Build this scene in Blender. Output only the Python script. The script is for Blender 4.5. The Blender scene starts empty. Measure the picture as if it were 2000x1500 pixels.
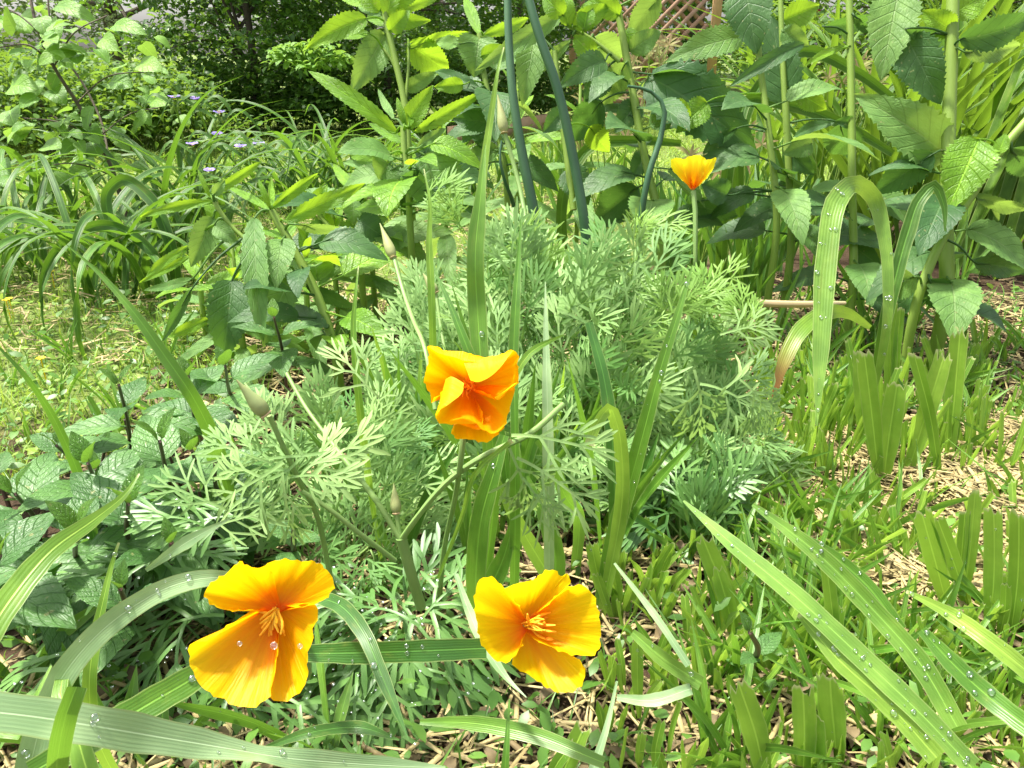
import bpy, math, random
import numpy as np

# ------------------------------------------------------------------ camera, sky, sun, exposure
SC = bpy.context.scene
COL = SC.collection
R = math.radians
PITCH = R(22.9); H = 0.5; F = 1540.0
cam_d = bpy.data.cameras.new('camera'); cam = bpy.data.objects.new('camera', cam_d); COL.objects.link(cam)
cam.location = (0, 0, H); cam.rotation_euler = (R(90) - PITCH, 0, 0)
cam_d.sensor_width = 36; cam_d.lens = F / 2000 * 36; cam_d.clip_start = 0.02; cam_d.clip_end = 400
SC.camera = cam
SUN_EL, SUN_AZ = 68, -70            # elevation; azimuth measured from +Y (into the picture), negative = left
world = bpy.data.worlds.new('World'); SC.world = world; world.use_nodes = True
wn = world.node_tree.nodes; bg = wn['Background']
sky = wn.new('ShaderNodeTexSky'); sky.sky_type = 'NISHITA'; sky.sun_disc = False
sky.sun_elevation = R(SUN_EL); sky.sun_rotation = R(SUN_AZ); sky.dust_density = 4.0; sky.air_density = 1.0; sky.ozone_density = 0.6
hs = wn.new('ShaderNodeHueSaturation'); hs.inputs['Saturation'].default_value = .36      # hazy, milky sky
world.node_tree.links.new(sky.outputs[0], hs.inputs['Color']); world.node_tree.links.new(hs.outputs[0], bg.inputs[0]); bg.inputs[1].default_value = 0.13
sun_d = bpy.data.lights.new('sun', 'SUN'); sun_d.energy = 3.9; sun_d.angle = R(5.0); sun_d.color = (1.0, 0.95, 0.86)
sun = bpy.data.objects.new('sun', sun_d); COL.objects.link(sun)
sun.rotation_euler = (R(-(90 - SUN_EL)), 0, R(-SUN_AZ))
sun.location = (-2, 4, 6)
SC.view_settings.view_transform = 'Standard'; SC.view_settings.look = 'None'
SC.view_settings.exposure = 1.42; SC.view_settings.gamma = 1.0
SC.cycles.max_bounces = 8; SC.cycles.transmission_bounces = 4; SC.cycles.transparent_max_bounces = 12
SC.cycles.diffuse_bounces = 4; SC.cycles.glossy_bounces = 2
try: SC.cycles.use_denoising = True
except Exception: pass

rng = np.random.default_rng(11)
def U(a, b): return float(rng.uniform(a, b))
def A(*v): return np.array(v, float)
def nz(v):
    v = np.asarray(v, float); l = np.linalg.norm(v, axis=-1, keepdims=True); return v / np.maximum(l, 1e-9)

# ------------------------------------------------------------------ where things stand
CAM = A(0, 0, H); FWD = A(0, math.cos(PITCH), -math.sin(PITCH)); UPV = A(0, math.sin(PITCH), math.cos(PITCH)); RGT = A(1, 0, 0)
def ray(px, py): return FWD + RGT * (px - 1000) / F + UPV * (750 - py) / F
def L(px, py, D): return CAM + ray(px, py) * D
def G(px, py, z=0.0):
    d = ray(px, py); return CAM + d * ((z - H) / d[2])
def depth(p): return float(np.dot(np.asarray(p) - CAM, FWD))
def drop(p, dx=0, dy=0): return A(p[0] + dx, p[1] + dy, -0.01)

# ------------------------------------------------------------------ mesh builder
class MB:
    def __init__(s): s.v = []; s.q = []; s.t = []; s.a = []; s.n = 0
    def add(s, V, a, q=None, t=None):
        if q is not None and len(q): s.q.append(np.asarray(q, np.int64) + s.n)
        if t is not None and len(t): s.t.append(np.asarray(t, np.int64) + s.n)
        s.v.append(np.asarray(V, float)); s.a.append(np.asarray(a, float)); s.n += len(V)
    def grid(s, P, u, v, r):
        m, n = P.shape[:2]
        i = np.arange(m - 1)[:, None] * n + np.arange(n - 1)[None]
        q = np.stack([i, i + 1, i + n + 1, i + n], -1).reshape(-1, 4)
        a = np.empty((m, n, 3)); a[..., 0] = u; a[..., 1] = v; a[..., 2] = r
        s.add(P.reshape(-1, 3), a.reshape(-1, 3), q)
    def inst(s, T, M, p, r):
        a = T.a0.copy(); a[:, 2] = np.clip(r + (a[:, 2] - .5) * .3, 0, 1)
        s.add(T.v0 @ np.asarray(M).T + p, a, T.q0, T.t0)
    def many(s, T, Ms, ps, rs):
        k = len(ps); nv = len(T.v0)
        if k == 0: return
        V = np.einsum('kij,nj->kni', Ms, T.v0) + ps[:, None]
        a = np.broadcast_to(T.a0, (k, nv, 3)).copy(); a[..., 2] = rs[:, None]
        off = (np.arange(k) * nv)[:, None, None]
        s.add(V.reshape(-1, 3), a.reshape(-1, 3), None if T.q0 is None else (T.q0[None] + off).reshape(-1, 4),
              None if T.t0 is None else (T.t0[None] + off).reshape(-1, 3))
    def freeze(s):
        s.v0 = np.concatenate(s.v); s.a0 = np.concatenate(s.a)
        s.q0 = np.concatenate(s.q) if s.q else None; s.t0 = np.concatenate(s.t) if s.t else None
        return s
    def build(s, name, mat, parent=None, smooth=True):
        s.freeze()
        me = bpy.data.meshes.new(name)
        q = s.q0 if s.q0 is not None else np.zeros((0, 4), np.int64); t = s.t0 if s.t0 is not None else np.zeros((0, 3), np.int64)
        me.vertices.add(len(s.v0)); me.vertices.foreach_set('co', s.v0.astype(np.float32).ravel())
        nl = q.size + t.size; me.loops.add(nl)
        me.loops.foreach_set('vertex_index', np.concatenate([q.ravel(), t.ravel()]).astype(np.int32))
        me.polygons.add(len(q) + len(t))
        me.polygons.foreach_set('loop_start', np.concatenate([np.arange(len(q)) * 4, q.size + np.arange(len(t)) * 3]).astype(np.int32))
        at = me.attributes.new('lf', 'FLOAT_VECTOR', 'POINT'); at.data.foreach_set('vector', s.a0.astype(np.float32).ravel())
        me.update(calc_edges=True); me.validate()
        if smooth: me.polygons.foreach_set('use_smooth', np.ones(len(me.polygons), bool))
        me.materials.append(mat)
        o = bpy.data.objects.new(name, me); COL.objects.link(o)
        if parent is not None: o.parent = parent; o.matrix_parent_inverse = parent.matrix_world.inverted() if False else o.matrix_parent_inverse
        return o

def tag(o, label=None, cat=None, group=None, kind=None):
    if label: o['label'] = label
    if cat: o['category'] = cat
    if group: o['group'] = group
    if kind: o['kind'] = kind
    return o
class Thing:
    """An Empty at the thing's base that parents its parts (parts are built in world space and moved under it)."""
    def __init__(s, name, label, cat, loc, group=None):
        s.o = bpy.data.objects.new(name, None); COL.objects.link(s.o); s.o.empty_display_size = .02
        s.loc = np.asarray(loc, float); s.o.location = s.loc; tag(s.o, label, cat, group)
    def part(s, mb, name, mat, label=None, under=None, smooth=True):
        o = mb.build(name, mat, None, smooth)
        o.parent = under if under is not None else s.o
        o.location = (0, 0, 0) if under is not None else -s.loc
        if label: o['label'] = label
        return o

def crom(pts, n):
    """Catmull-Rom resample to n points, chord-length spaced."""
    p = np.asarray(pts, float)
    if len(p) == 2: return p[0] + (p[1] - p[0]) * np.linspace(0, 1, n)[:, None]
    d = np.r_[0, np.cumsum(np.maximum(np.linalg.norm(np.diff(p[:, :3] if p.shape[1] >= 3 else p, axis=0), axis=1), 1e-6))]
    x = np.linspace(0, d[-1], n); i = np.clip(np.searchsorted(d, x, 'right') - 1, 0, len(p) - 2)
    h = d[i + 1] - d[i]; t = ((x - d[i]) / h)[:, None]
    m = np.gradient(p, d, axis=0)
    return ((2*t**3 - 3*t**2 + 1) * p[i] + (t**3 - 2*t**2 + t) * h[:, None] * m[i] + (-2*t**3 + 3*t**2) * p[i + 1] + (t**3 - t**2) * h[:, None] * m[i + 1])

def tube(mb, pts, rad, n=None, k=8, r=.5, cap=True):
    pts = np.asarray(pts, float); n = n or max(6, 4 * len(pts))
    P = crom(pts, n); rad = np.atleast_1d(np.asarray(rad, float))
    rr = np.interp(np.linspace(0, 1, n), np.linspace(0, 1, len(rad)), rad)
    T = nz(np.gradient(P, axis=0)); ref = A(.31, .2, .93) if abs(T[0][2]) < .9 else A(1, .1, 0)
    X = nz(np.cross(T, ref)); Y = np.cross(T, X)
    a = np.linspace(0, 2 * math.pi, k + 1)
    Q = P[:, None] + rr[:, None, None] * (np.cos(a)[None, :, None] * X[:, None] + np.sin(a)[None, :, None] * Y[:, None])
    mb.grid(Q, np.linspace(-1, 1, k + 1)[None], np.linspace(0, 1, n)[:, None], r)
    if cap:
        for e in (0, n - 1):
            c = np.r_[P[e][None], Q[e][:-1]]
            mb.add(c, np.tile([0, e / (n - 1), r], (k + 1, 1)), t=[(0, 1 + j, 1 + (j + 1) % k) for j in range(k)])
    return P

DROPS = []      # (point, normal, radius)
def ribbon(mb, pts, wid, roll=0, fold=.18, nu=5, n=None, r=None, tip=None, jag=False, drops=0, dr=.0016, facing=None, wav=0):
    """A grass-like blade: control points in space, widths (m) along it, roll (deg, one or per point) round its own axis."""
    pts = np.asarray(pts, float); n = n or max(10, 7 * len(pts)); r = U(0, 1) if r is None else r
    P = crom(pts, n); s = np.linspace(0, 1, n)
    w = np.atleast_1d(np.asarray(wid, float)); w = np.interp(s, np.linspace(0, 1, len(w)), w) / 2
    ro = np.atleast_1d(np.asarray(roll, float)); ro = np.radians(np.interp(s, np.linspace(0, 1, len(ro)), ro))
    ph_ = r * 40; w = w * (1 + .05 * np.sin(s * 31 + ph_) * np.sin(s * 13 + 2 * ph_)); ro = ro + .12 * np.sin(s * 7 + ph_)
    T = nz(np.gradient(P, axis=0))
    N0 = nz(CAM - P) if facing is None else np.broadcast_to(nz(facing), P.shape)
    W = nz(np.cross(T, N0)); N = nz(np.cross(W, T))
    W, N = W * np.cos(ro)[:, None] + N * np.sin(ro)[:, None], N * np.cos(ro)[:, None] - W * np.sin(ro)[:, None]
    u = np.linspace(-1, 1, nu)
    Q = P[:, None] + W[:, None] * (w[:, None] * u[None])[..., None] + N[:, None] * (w[:, None] * (fold * (np.abs(u) - .5))[None])[..., None]
    if wav: Q = Q + N[:, None] * (wav * w[:, None] * np.sin(s[:, None] * 23 + u[None] * 1.5 + r * 9))[..., None]
    if jag:
        Q[-1] += T[-1] * (np.abs(w[-1]) * rng.uniform(-1.0, .7, nu))[:, None]
        Q[-2] += T[-1] * (np.abs(w[-1]) * rng.uniform(-.2, .2, nu))[:, None]
    mb.grid(Q, u[None], s[:, None], r)
    for _ in range(drops):
        i = int(rng.integers(1, n - 1)); uu = U(-.75, .75); k = .08 + U(.2, 1.08) ** 3
        nn = N[i] if np.dot(N[i], A(0, -.5, 1)) > 0 else -N[i]
        DROPS.append((P[i] + W[i] * w[i] * uu + N[i] * w[i] * fold * (abs(uu) - .5) + nn * dr * k * .35, nn, dr * k))
    return P

PROF = {
 'lance': lambda t: 1.55 * np.clip(t, 0, 1) ** .62 * (1 - t) ** .85 * 1.25,
 'ovate': lambda t: np.sin(math.pi * np.clip(t, 0, 1) ** .62) ** .85,
 'oval': lambda t: np.sin(math.pi * t) ** .62,
 'heart': lambda t: np.where(t < .22, .72 + 1.27 * t, 1) * np.sin(math.pi * (.28 + .72 * t) ** 1.0) ** .7 * 1.02,
}
def leaf(mb, p0, p1, w, n, bend=.1, fold=.16, prof='ovate', serr=0, samp=.06, nu=7, nv=None, r=None, wav=.05, droop=0, petiole=0, quilt=0):
    p0 = np.asarray(p0, float); p1 = np.asarray(p1, float); r = U(0, 1) if r is None else r
    nv = nv or (3 * serr if serr else 14)
    t = np.linspace(0, 1, nv + 1); Lg = np.linalg.norm(p1 - p0); n = nz(n)
    d = p1 - p0
    P = p0 + d * t[:, None] + (n * bend * Lg) * (4 * t * (1 - t))[:, None]
    P[:, 2] -= droop * Lg * (t ** 2 - t)* -1
    T = nz(np.gradient(P, axis=0)); W = nz(np.cross(T, n)); N = np.cross(W, T)
    hw = PROF[prof](t) * w / 2; hw[-1] = 0
    u = np.linspace(-1, 1, nu)
    HW = hw[:, None] * np.ones(nu)
    if serr:
        saw = (t * serr) % 1.0; k = 1 + samp * (1 - 2 * np.abs(saw - .35) / .65)
        HW[:, 0] *= k; HW[:, -1] *= k
    ph = U(0, 6)
    off = fold * np.abs(u)[None] * HW + wav * w * np.sin(t[:, None] * 11 + ph + 2 * u[None]) * (np.abs(u)[None] ** 1.5) * .5
    if quilt: off = off + quilt * w * np.abs(np.sin(math.pi * (t[:, None] * 9 - np.abs(u)[None] * 1.6))) * (1 - np.abs(u)[None] ** 4) * (hw[:, None] / (w / 2))
    Q = P[:, None] + W[:, None] * (HW * u[None])[..., None] + N[:, None] * off[..., None]
    mb.grid(Q, u[None], t[:, None], r)
    if petiole: 
        b = p0 - nz(T[0]) * petiole
        tube(mb, [b, p0, P[max(1, nv // 8)]], [w * .03, w * .022, w * .01], n=6, k=5, r=r)

# ------------------------------------------------------------------ materials
class NT:
    def __init__(s, name):
        s.m = bpy.data.materials.new(name); s.m.use_nodes = True; s.t = s.m.node_tree; s.t.nodes.clear()
    def n(s, ty, ins=None, **at):
        k = s.t.nodes.new(ty)
        for a, b in at.items(): setattr(k, a, b)
        for a, b in (ins or {}).items():
            if isinstance(b, bpy.types.NodeSocket): s.t.links.new(b, k.inputs[a])
            elif isinstance(b, tuple) and len(b) == 3 and k.inputs[a].type == 'RGBA': k.inputs[a].default_value = (*b, 1)
            else: k.inputs[a].default_value = b
        return k
    def math(s, op, a, b=0.0, c=False):
        k = s.n('ShaderNodeMath', {0: a, 1: b}, operation=op); k.use_clamp = c; return k.outputs[0]
    def mix(s, f, a, b, mode='MIX'):
        k = s.t.nodes.new('ShaderNodeMix'); k.data_type = 'RGBA'; k.blend_type = mode
        for i, v in ((0, f), (6, a), (7, b)):
            if isinstance(v, bpy.types.NodeSocket): s.t.links.new(v, k.inputs[i])
            else: k.inputs[i].default_value = v if i == 0 else (v[0], v[1], v[2], 1)
        return k.outputs[2]
    def ramp(s, f, stops):
        k = s.n('ShaderNodeValToRGB', {0: f}); e = k.color_ramp.elements
        while len(e) > 1: e.remove(e[-1])
        e[0].position = stops[0][0]; e[0].color = (*stops[0][1], 1)
        for p, c in stops[1:]:
            x = e.new(p); x.color = (*c, 1)
        return k.outputs[0]
    def sm(s, v, a, b):
        k = s.n('ShaderNodeMapRange', {0: v, 1: a, 2: b, 3: 0.0, 4: 1.0}); k.interpolation_type = 'SMOOTHSTEP'; return k.outputs[0]
    def lf(s):
        a = s.n('ShaderNodeAttribute', attribute_name='lf'); x = s.n('ShaderNodeSeparateXYZ', {0: a.outputs['Vector']})
        return a.outputs['Vector'], x.outputs[0], x.outputs[1], x.outputs[2]
    def noise(s, scale, vec=None, det=2.0, ro=.5):
        k = s.n('ShaderNodeTexNoise', {'Scale': scale, 'Detail': det, 'Roughness': ro})
        if vec is None:
            tc = s.n('ShaderNodeNewGeometry'); vec = tc.outputs['Position']
        s.t.links.new(vec, k.inputs['Vector']); return k.outputs[0]
    def finish(s, col, tcol=None, trans=.0, rough=.5, spec=.5, height=None, bump=.3, bdist=.001):
        ins = {'Base Color': col, 'Roughness': rough, 'Specular IOR Level': spec}
        p = s.n('ShaderNodeBsdfPrincipled', ins)
        if height is not None:
            b = s.n('ShaderNodeBump', {'Strength': bump, 'Distance': bdist, 'Height': height}); s.t.links.new(b.outputs[0], p.inputs['Normal'])
        sh = p.outputs[0]
        if trans > 0:
            tr = s.n('ShaderNodeBsdfTranslucent', {'Color': tcol})
            sh = s.n('ShaderNodeMixShader', {0: trans, 1: sh, 2: tr.outputs[0]}).outputs[0]
        o = s.n('ShaderNodeOutputMaterial', {0: sh}); return s.m

def leafmat(name, c1, c2, ct, trans=.38, rough=.42, spec=.5, veins=0, vk=1.6, rib=.0, ribc=None, stripes=0, bump=.35, bdist=.0008, tip=None, mott=40, tipfrom=.9):
    c1, c2 = [(c[0] * .90, c[1] * 1.02, c[2] * .68) for c in (c1, c2)]
    m = NT(name); vec, u, v, r = m.lf()
    au = m.math('ABSOLUTE', u)
    col = m.mix(r, c1, c2)
    nz1 = m.noise(mott, det=3.0)
    col = m.mix(m.sm(nz1, .35, .72), m.mix(1.0, col, (.72, .78, .7), 'MULTIPLY'), m.mix(1.0, col, (1.2, 1.16, 1.1), 'MULTIPLY'))
    tc = m.mix(r, ct, tuple(x * .8 for x in ct))
    hgt = None
    if veins:
        ph = m.math('SUBTRACT', m.math('MULTIPLY', v, veins), m.math('MULTIPLY', au, vk))
        tri = m.math('ABSOLUTE', m.math('SUBTRACT', m.math('FRACT', ph), .5))      # 0.5 at the vein
        line = m.sm(tri, .40, .5)
        net = m.n('ShaderNodeTexVoronoi', {'Scale': 1.0}, feature='DISTANCE_TO_EDGE')
        mp = m.n('ShaderNodeMapping', {0: vec, 3: (7, veins * 1.6, 3)}); m.t.links.new(mp.outputs[0], net.inputs['Vector'])
        cell = m.sm(net.outputs[0], 0.0, .22)
        hgt = m.math('ADD', m.math('SUBTRACT', m.math('MULTIPLY', cell, .35), line), 0.0)
        col = m.mix(m.math('MULTIPLY', line, .28), col, tuple(x * .55 for x in c1))
        tc = m.mix(m.math('MULTIPLY', line, .4), tc, tuple(x * .55 for x in ct))
    if stripes:
        st = m.math('SINE', m.math('MULTIPLY', u, stripes)); 
        n2 = m.noise(1.0, m.n('ShaderNodeMapping', {0: vec, 3: (stripes * .45, 3.0, 40)}).outputs[0], det=3.0)
        hgt = m.math('ADD', m.math('MULTIPLY', st, .25), n2)
        col = m.mix(m.sm(n2, .35, .7), col, m.mix(1.0, col, (1.12, 1.09, 1.08), 'MULTIPLY'))
        n3 = m.noise(1.0, m.n('ShaderNodeMapping', {0: vec, 3: (1.2, 9.0, 31)}).outputs[0], det=4.0)
        col = m.mix(m.math('MULTIPLY', m.sm(n3, .56, .78), .28), col, (.34, .36, .08))
        edge = m.sm(au, .86, 1.0)
        col = m.mix(m.math('MULTIPLY', edge, .6), col, (.38, .46, .16))
    if rib:
        rl = m.math('SUBTRACT', 1.0, m.sm(au, rib * .35, rib))
        col = m.mix(m.math('MULTIPLY', rl, .45), col, ribc or tuple(min(1, x * 2.4) for x in c2))
        hgt = m.math('SUBTRACT', hgt, rl) if hgt is not None else m.math('MULTIPLY', rl, -1.0)
    if veins:
        sp = m.sm(m.noise(150, det=1.0), .70, .76); col = m.mix(m.math('MULTIPLY', sp, .55), col, (.34, .33, .14))
    if tip is not None:
        f = m.math('MULTIPLY', m.sm(v, tipfrom, 1.0), m.sm(m.noise(60), .22, .46))
        col = m.mix(f, col, tip); tc = m.mix(f, tc, tuple(x * .6 for x in tip))
    if hgt is None: hgt = nz1
    return m.finish(col, tc, trans, rough, spec, hgt, bump, bdist)

def petalmat(name, bright):
    m = NT(name); vec, u, v, r = m.lf()
    st = m.noise(1.0, m.n('ShaderNodeMapping', {0: vec, 3: (11, 1.1, 5)}).outputs[0], det=4.0, ro=.6)
    f = m.math('ADD', v, m.math('MULTIPLY', m.math('SUBTRACT', st, .5), .42))
    f = m.math('MULTIPLY', f, .75)
    col = m.ramp(f, [(0.0, (.74, .13, .0)), (.19, (.88, .25, .0)), (.41, (.93, .39, .001)), (.71, (.95, .64, .004)), (1.0, (.97, .84, .012))])
    tc = m.ramp(f, [(0.0, (.85, .16, .0)), (.21, (.97, .33, .0)), (.43, (1.0, .54, .002)), (.75, (1.0, .74, .006)), (1.0, (1.0, .9, .02))])
    fine = m.noise(1.0, m.n('ShaderNodeMapping', {0: vec, 3: (34, 1.6, 5)}).outputs[0], det=3.0)
    return m.finish(col, tc, .58, .45, .25, m.math('ADD', m.math('MULTIPLY', fine, .6), m.math('MULTIPLY', st, 1.4)), .5, .0013)

def plainmat(name, c1, c2, rough=.6, spec=.4, scale=30, bump=.3, bdist=.001, trans=0, ct=None):
    m = NT(name); vec, u, v, r = m.lf()
    n1 = m.noise(scale, det=4.0); col = m.mix(m.math('ADD', m.math('MULTIPLY', r, .6), m.math('MULTIPLY', m.sm(n1, .3, .7), .4)), c1, c2)
    return m.finish(col, ct, trans, rough, spec, n1, bump, bdist)

M = {}
M['petal'] = petalmat('poppy_petal', 1)
M['stamen'] = plainmat('stamen', (.9, .42, .01), (.95, .62, .03), trans=.3, ct=(1, .65, .03))
M['frond'] = leafmat('poppy_foliage', (.11, .235, .09), (.45, .58, .34), (.36, .57, .12), trans=.36, rough=.55, spec=.25, mott=16)
M['frond_young'] = leafmat('poppy_foliage_young', (.17, .30, .085), (.32, .46, .16), (.38, .58, .10), trans=.4, rough=.5, spec=.3, mott=16)
M['frond_low'] = leafmat('poppy_foliage_glaucous', (.10, .21, .075), (.20, .34, .13), (.22, .38, .06), trans=.28, rough=.42, spec=.5, mott=16)
M['pstem'] = plainmat('poppy_stem', (.17, .30, .08), (.27, .40, .12), rough=.45, trans=.2, ct=(.3, .5, .08))
M['bud'] = plainmat('poppy_bud', (.25, .35, .13), (.42, .42, .17), rough=.5, scale=60, trans=.2, ct=(.4, .4, .1))
M['budcap'] = plainmat('poppy_bud_collar', (.45, .30, .16), (.5, .42, .2))
M['blade'] = leafmat('grass_blade', (.085, .20, .035), (.17, .30, .06), (.22, .44, .035), trans=.38, rough=.36, spec=.55, stripes=26, rib=.09, bump=.25, bdist=.0006)
M['blade_pale'] = leafmat('grass_blade_pale', (.28, .40, .31), (.36, .47, .36), (.38, .54, .16), trans=.32, rough=.42, spec=.5, stripes=30, rib=.06, bump=.25, bdist=.0004)
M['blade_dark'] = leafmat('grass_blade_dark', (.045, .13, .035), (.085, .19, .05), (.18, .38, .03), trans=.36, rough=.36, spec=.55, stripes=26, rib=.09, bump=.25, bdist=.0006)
M['blade_wet'] = leafmat('grass_blade_wet', (.15, .28, .06), (.23, .37, .10), (.30, .52, .06), trans=.36, rough=.4, spec=.5, stripes=22, rib=.08, bump=.25, bdist=.0005)
M['cut'] = leafmat('cut_grass', (.10, .22, .035), (.31, .45, .10), (.40, .64, .06), trans=.42, rough=.38, spec=.5, stripes=18, rib=.1, tip=(.62, .66, .30), tipfrom=.965, bump=.25, bdist=.0006)
M['strap'] = leafmat('strap_leaf', (.035, .095, .018), (.08, .17, .03), (.18, .36, .025), trans=.34, rough=.48, spec=.35, stripes=14, rib=.12, bump=.5)
M['iris'] = leafmat('sword_leaf', (.045, .115, .02), (.12, .21, .035), (.26, .44, .03), trans=.36, rough=.5, spec=.3, stripes=20, bump=.5)
M['wide'] = leafmat('folded_leaf', (.16, .28, .07), (.22, .34, .08), (.34, .52, .05), trans=.34, rough=.36, spec=.5, stripes=22, bump=.5)
M['brown_tip'] = leafmat('browned_leaf', (.16, .28, .06), (.22, .34, .07), (.34, .52, .05), trans=.34, rough=.36, spec=.5, stripes=22, bump=.5, tip=(.30, .11, .03), tipfrom=.6)
M['big_y'] = leafmat('young_leaf', (.14, .28, .03), (.24, .41, .05), (.42, .66, .03), trans=.44, rough=.46, spec=.4, veins=8, rib=.06, bump=.6, bdist=.0022)
M['big_g'] = leafmat('broad_leaf', (.12, .235, .085), (.19, .315, .115), (.34, .52, .07), trans=.38, rough=.55, spec=.38, veins=8, rib=.05, ribc=(.25, .36, .14), bump=.5, bdist=.0018)
M['big_b'] = leafmat('broad_leaf_dark', (.04, .105, .045), (.08, .16, .065), (.17, .36, .04), trans=.34, rough=.5, spec=.4, veins=7, rib=.05, ribc=(.14, .24, .09), bump=.4, bdist=.0016)
M['stalk'] = plainmat('green_stalk', (.17, .28, .04), (.26, .38, .07), rough=.5, scale=20, trans=.2, ct=(.4, .6, .05))
M['mint'] = leafmat('mint_leaf', (.06, .145, .045), (.12, .235, .085), (.18, .4, .035), trans=.3, rough=.46, spec=.5, veins=7, vk=1.9, rib=.05, ribc=(.15, .26, .10), bump=.7, bdist=.0012)
M['mint_y'] = leafmat('mint_young_leaf', (.085, .19, .035), (.14, .265, .055), (.22, .44, .04), trans=.3, rough=.4, spec=.5, veins=6, vk=1.9, rib=.06, bump=.9, bdist=.0016)
M['mint_stem'] = plainmat('mint_stem', (.035, .018, .016), (.09, .04, .03), rough=.4)
M['onion'] = plainmat('onion_stalk', (.025, .085, .032), (.06, .14, .055), rough=.38, spec=.5, scale=14)
M['sapling'] = leafmat('sapling_leaf', (.12, .25, .045), (.22, .37, .07), (.34, .56, .07), trans=.36, rough=.46, spec=.4, veins=5, rib=.05, bump=.4, bdist=.003, mott=12)
M['bark'] = plainmat('bark', (.06, .05, .035), (.16, .13, .09), rough=.85, scale=60, bump=.8, bdist=.004)
M['hedge'] = leafmat('evergreen_leaf', (.04, .105, .03), (.14, .245, .055), (.22, .42, .03), trans=.3, rough=.4, spec=.5, mott=1.2, bump=.1)
M['far'] = leafmat('far_leaf', (.055, .12, .03), (.13, .225, .05), (.26, .42, .04), trans=.4, rough=.55, spec=.3, mott=1.0, bump=.1)
M['far_gray'] = leafmat('pale_leaf', (.15, .2, .12), (.24, .29, .18), (.3, .4, .14), trans=.35, rough=.6, spec=.3, mott=1.0, bump=.1)
M['lawn'] = leafmat('lawn', (.17, .30, .05), (.36, .44, .13), (.45, .6, .08), trans=.36, rough=.5, spec=.35, mott=6, bump=.1)
M['weed'] = leafmat('weed_leaf', (.07, .16, .04), (.15, .27, .07), (.26, .44, .05), trans=.35, rough=.42, spec=.5, mott=30, bump=.2)
M['straw'] = plainmat('straw', (.125, .092, .034), (.50, .41, .19), rough=.6, spec=.35, scale=90)
M['straw_dark'] = plainmat('old_straw', (.055, .04, .02), (.22, .165, .08), rough=.7, spec=.3, scale=90)
M['purple'] = plainmat('spiderwort_petal', (.22, .16, .55), (.42, .34, .78), trans=.35, ct=(.4, .3, .85))
M['pink'] = leafmat('pink_weed', (.34, .22, .15), (.36, .36, .18), (.5, .36, .22), trans=.35, rough=.5, spec=.3, bump=.1)
M['lattice'] = plainmat('lattice_wood', (.32, .185, .11), (.44, .28, .19), rough=.75, scale=12)
M['plank'] = plainmat('weathered_plank', (.36, .22, .12), (.5, .34, .2), rough=.8, scale=10)
M['post'] = plainmat('wooden_post', (.5, .3, .14), (.62, .4, .2), rough=.7, scale=10)
M['grey'] = plainmat('grey_paint', (.17, .19, .24), (.2, .22, .28), rough=.5)
M['white'] = plainmat('white_paint', (.75, .75, .75), (.82, .82, .8), rough=.5)
M['red'] = plainmat('red_paint', (.42, .05, .07), (.5, .08, .1), rough=.4)
M['yellow'] = plainmat('yellow_petal', (.85, .6, .01), (.9, .7, .02), trans=.3, ct=(1, .8, .02))
def soilmat():
    m = NT('garden_soil'); geo = m.n('ShaderNodeNewGeometry'); pos = geo.outputs['Position']
    n1 = m.noise(9, pos, 5.0, .6); n2 = m.noise(70, pos, 5.0, .7)
    col = m.ramp(m.math('ADD', m.math('MULTIPLY', n1, .5), m.math('MULTIPLY', n2, .5)), [(.3, (.022, .014, .009)), (.5, (.06, .038, .022)), (.72, (.14, .09, .05))])
    x = m.n('ShaderNodeSeparateXYZ', {0: pos}); y = m.math('ADD', x.outputs[1], m.math('MULTIPLY', m.noise(1.6, pos), .5))
    g = m.ramp(n2, [(.3, (.06, .09, .02)), (.55, (.15, .20, .05)), (.75, (.28, .29, .11))])
    col = m.mix(m.sm(m.math('SUBTRACT', y, m.math('MULTIPLY', x.outputs[0], .9)), 1.7, 2.1), col, g)
    return m.finish(col, None, 0, .95, .2, m.math('ADD', n2, n1), .8, .01)
M['soil'] = soilmat()
def watermat():
    m = NT('water_drop'); t = m.n('ShaderNodeBsdfTransparent', {'Color': (.97, 1, .97)}); g = m.n('ShaderNodeBsdfGlossy', {'Color': (1, 1, 1), 'Roughness': .12})
    lw = m.n('ShaderNodeLayerWeight', {'Blend': .35}); f = m.math('ADD', m.math('MULTIPLY', lw.outputs['Fresnel'], .55), .10)
    mx = m.n('ShaderNodeMixShader', {0: f, 1: t.outputs[0], 2: g.outputs[0]}); m.n('ShaderNodeOutputMaterial', {0: mx.outputs[0]}); return m.m
M['water'] = watermat()

# ------------------------------------------------------------------ ground
mb = MB(); gx = np.concatenate([np.linspace(-60, -3, 20)[:-1], np.linspace(-3, 3, 121), np.linspace(3, 60, 20)[1:]])
gy = np.concatenate([np.linspace(-20, -.5, 8)[:-1], np.linspace(-.5, 5, 111), np.linspace(5, 120, 30)[1:]])
X, Y = np.meshgrid(gx, gy)
def gz(x, y): return -.012 + .010 * np.sin(x * 9 + 1.3) * np.cos(y * 7) + .006 * np.sin(x * 23 + y * 17)
Z = gz(X, Y)
mb.grid(np.stack([X, Y, Z], -1), 0, 0, .5)
tag(mb.build('ground', M['soil']), kind='structure')

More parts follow.
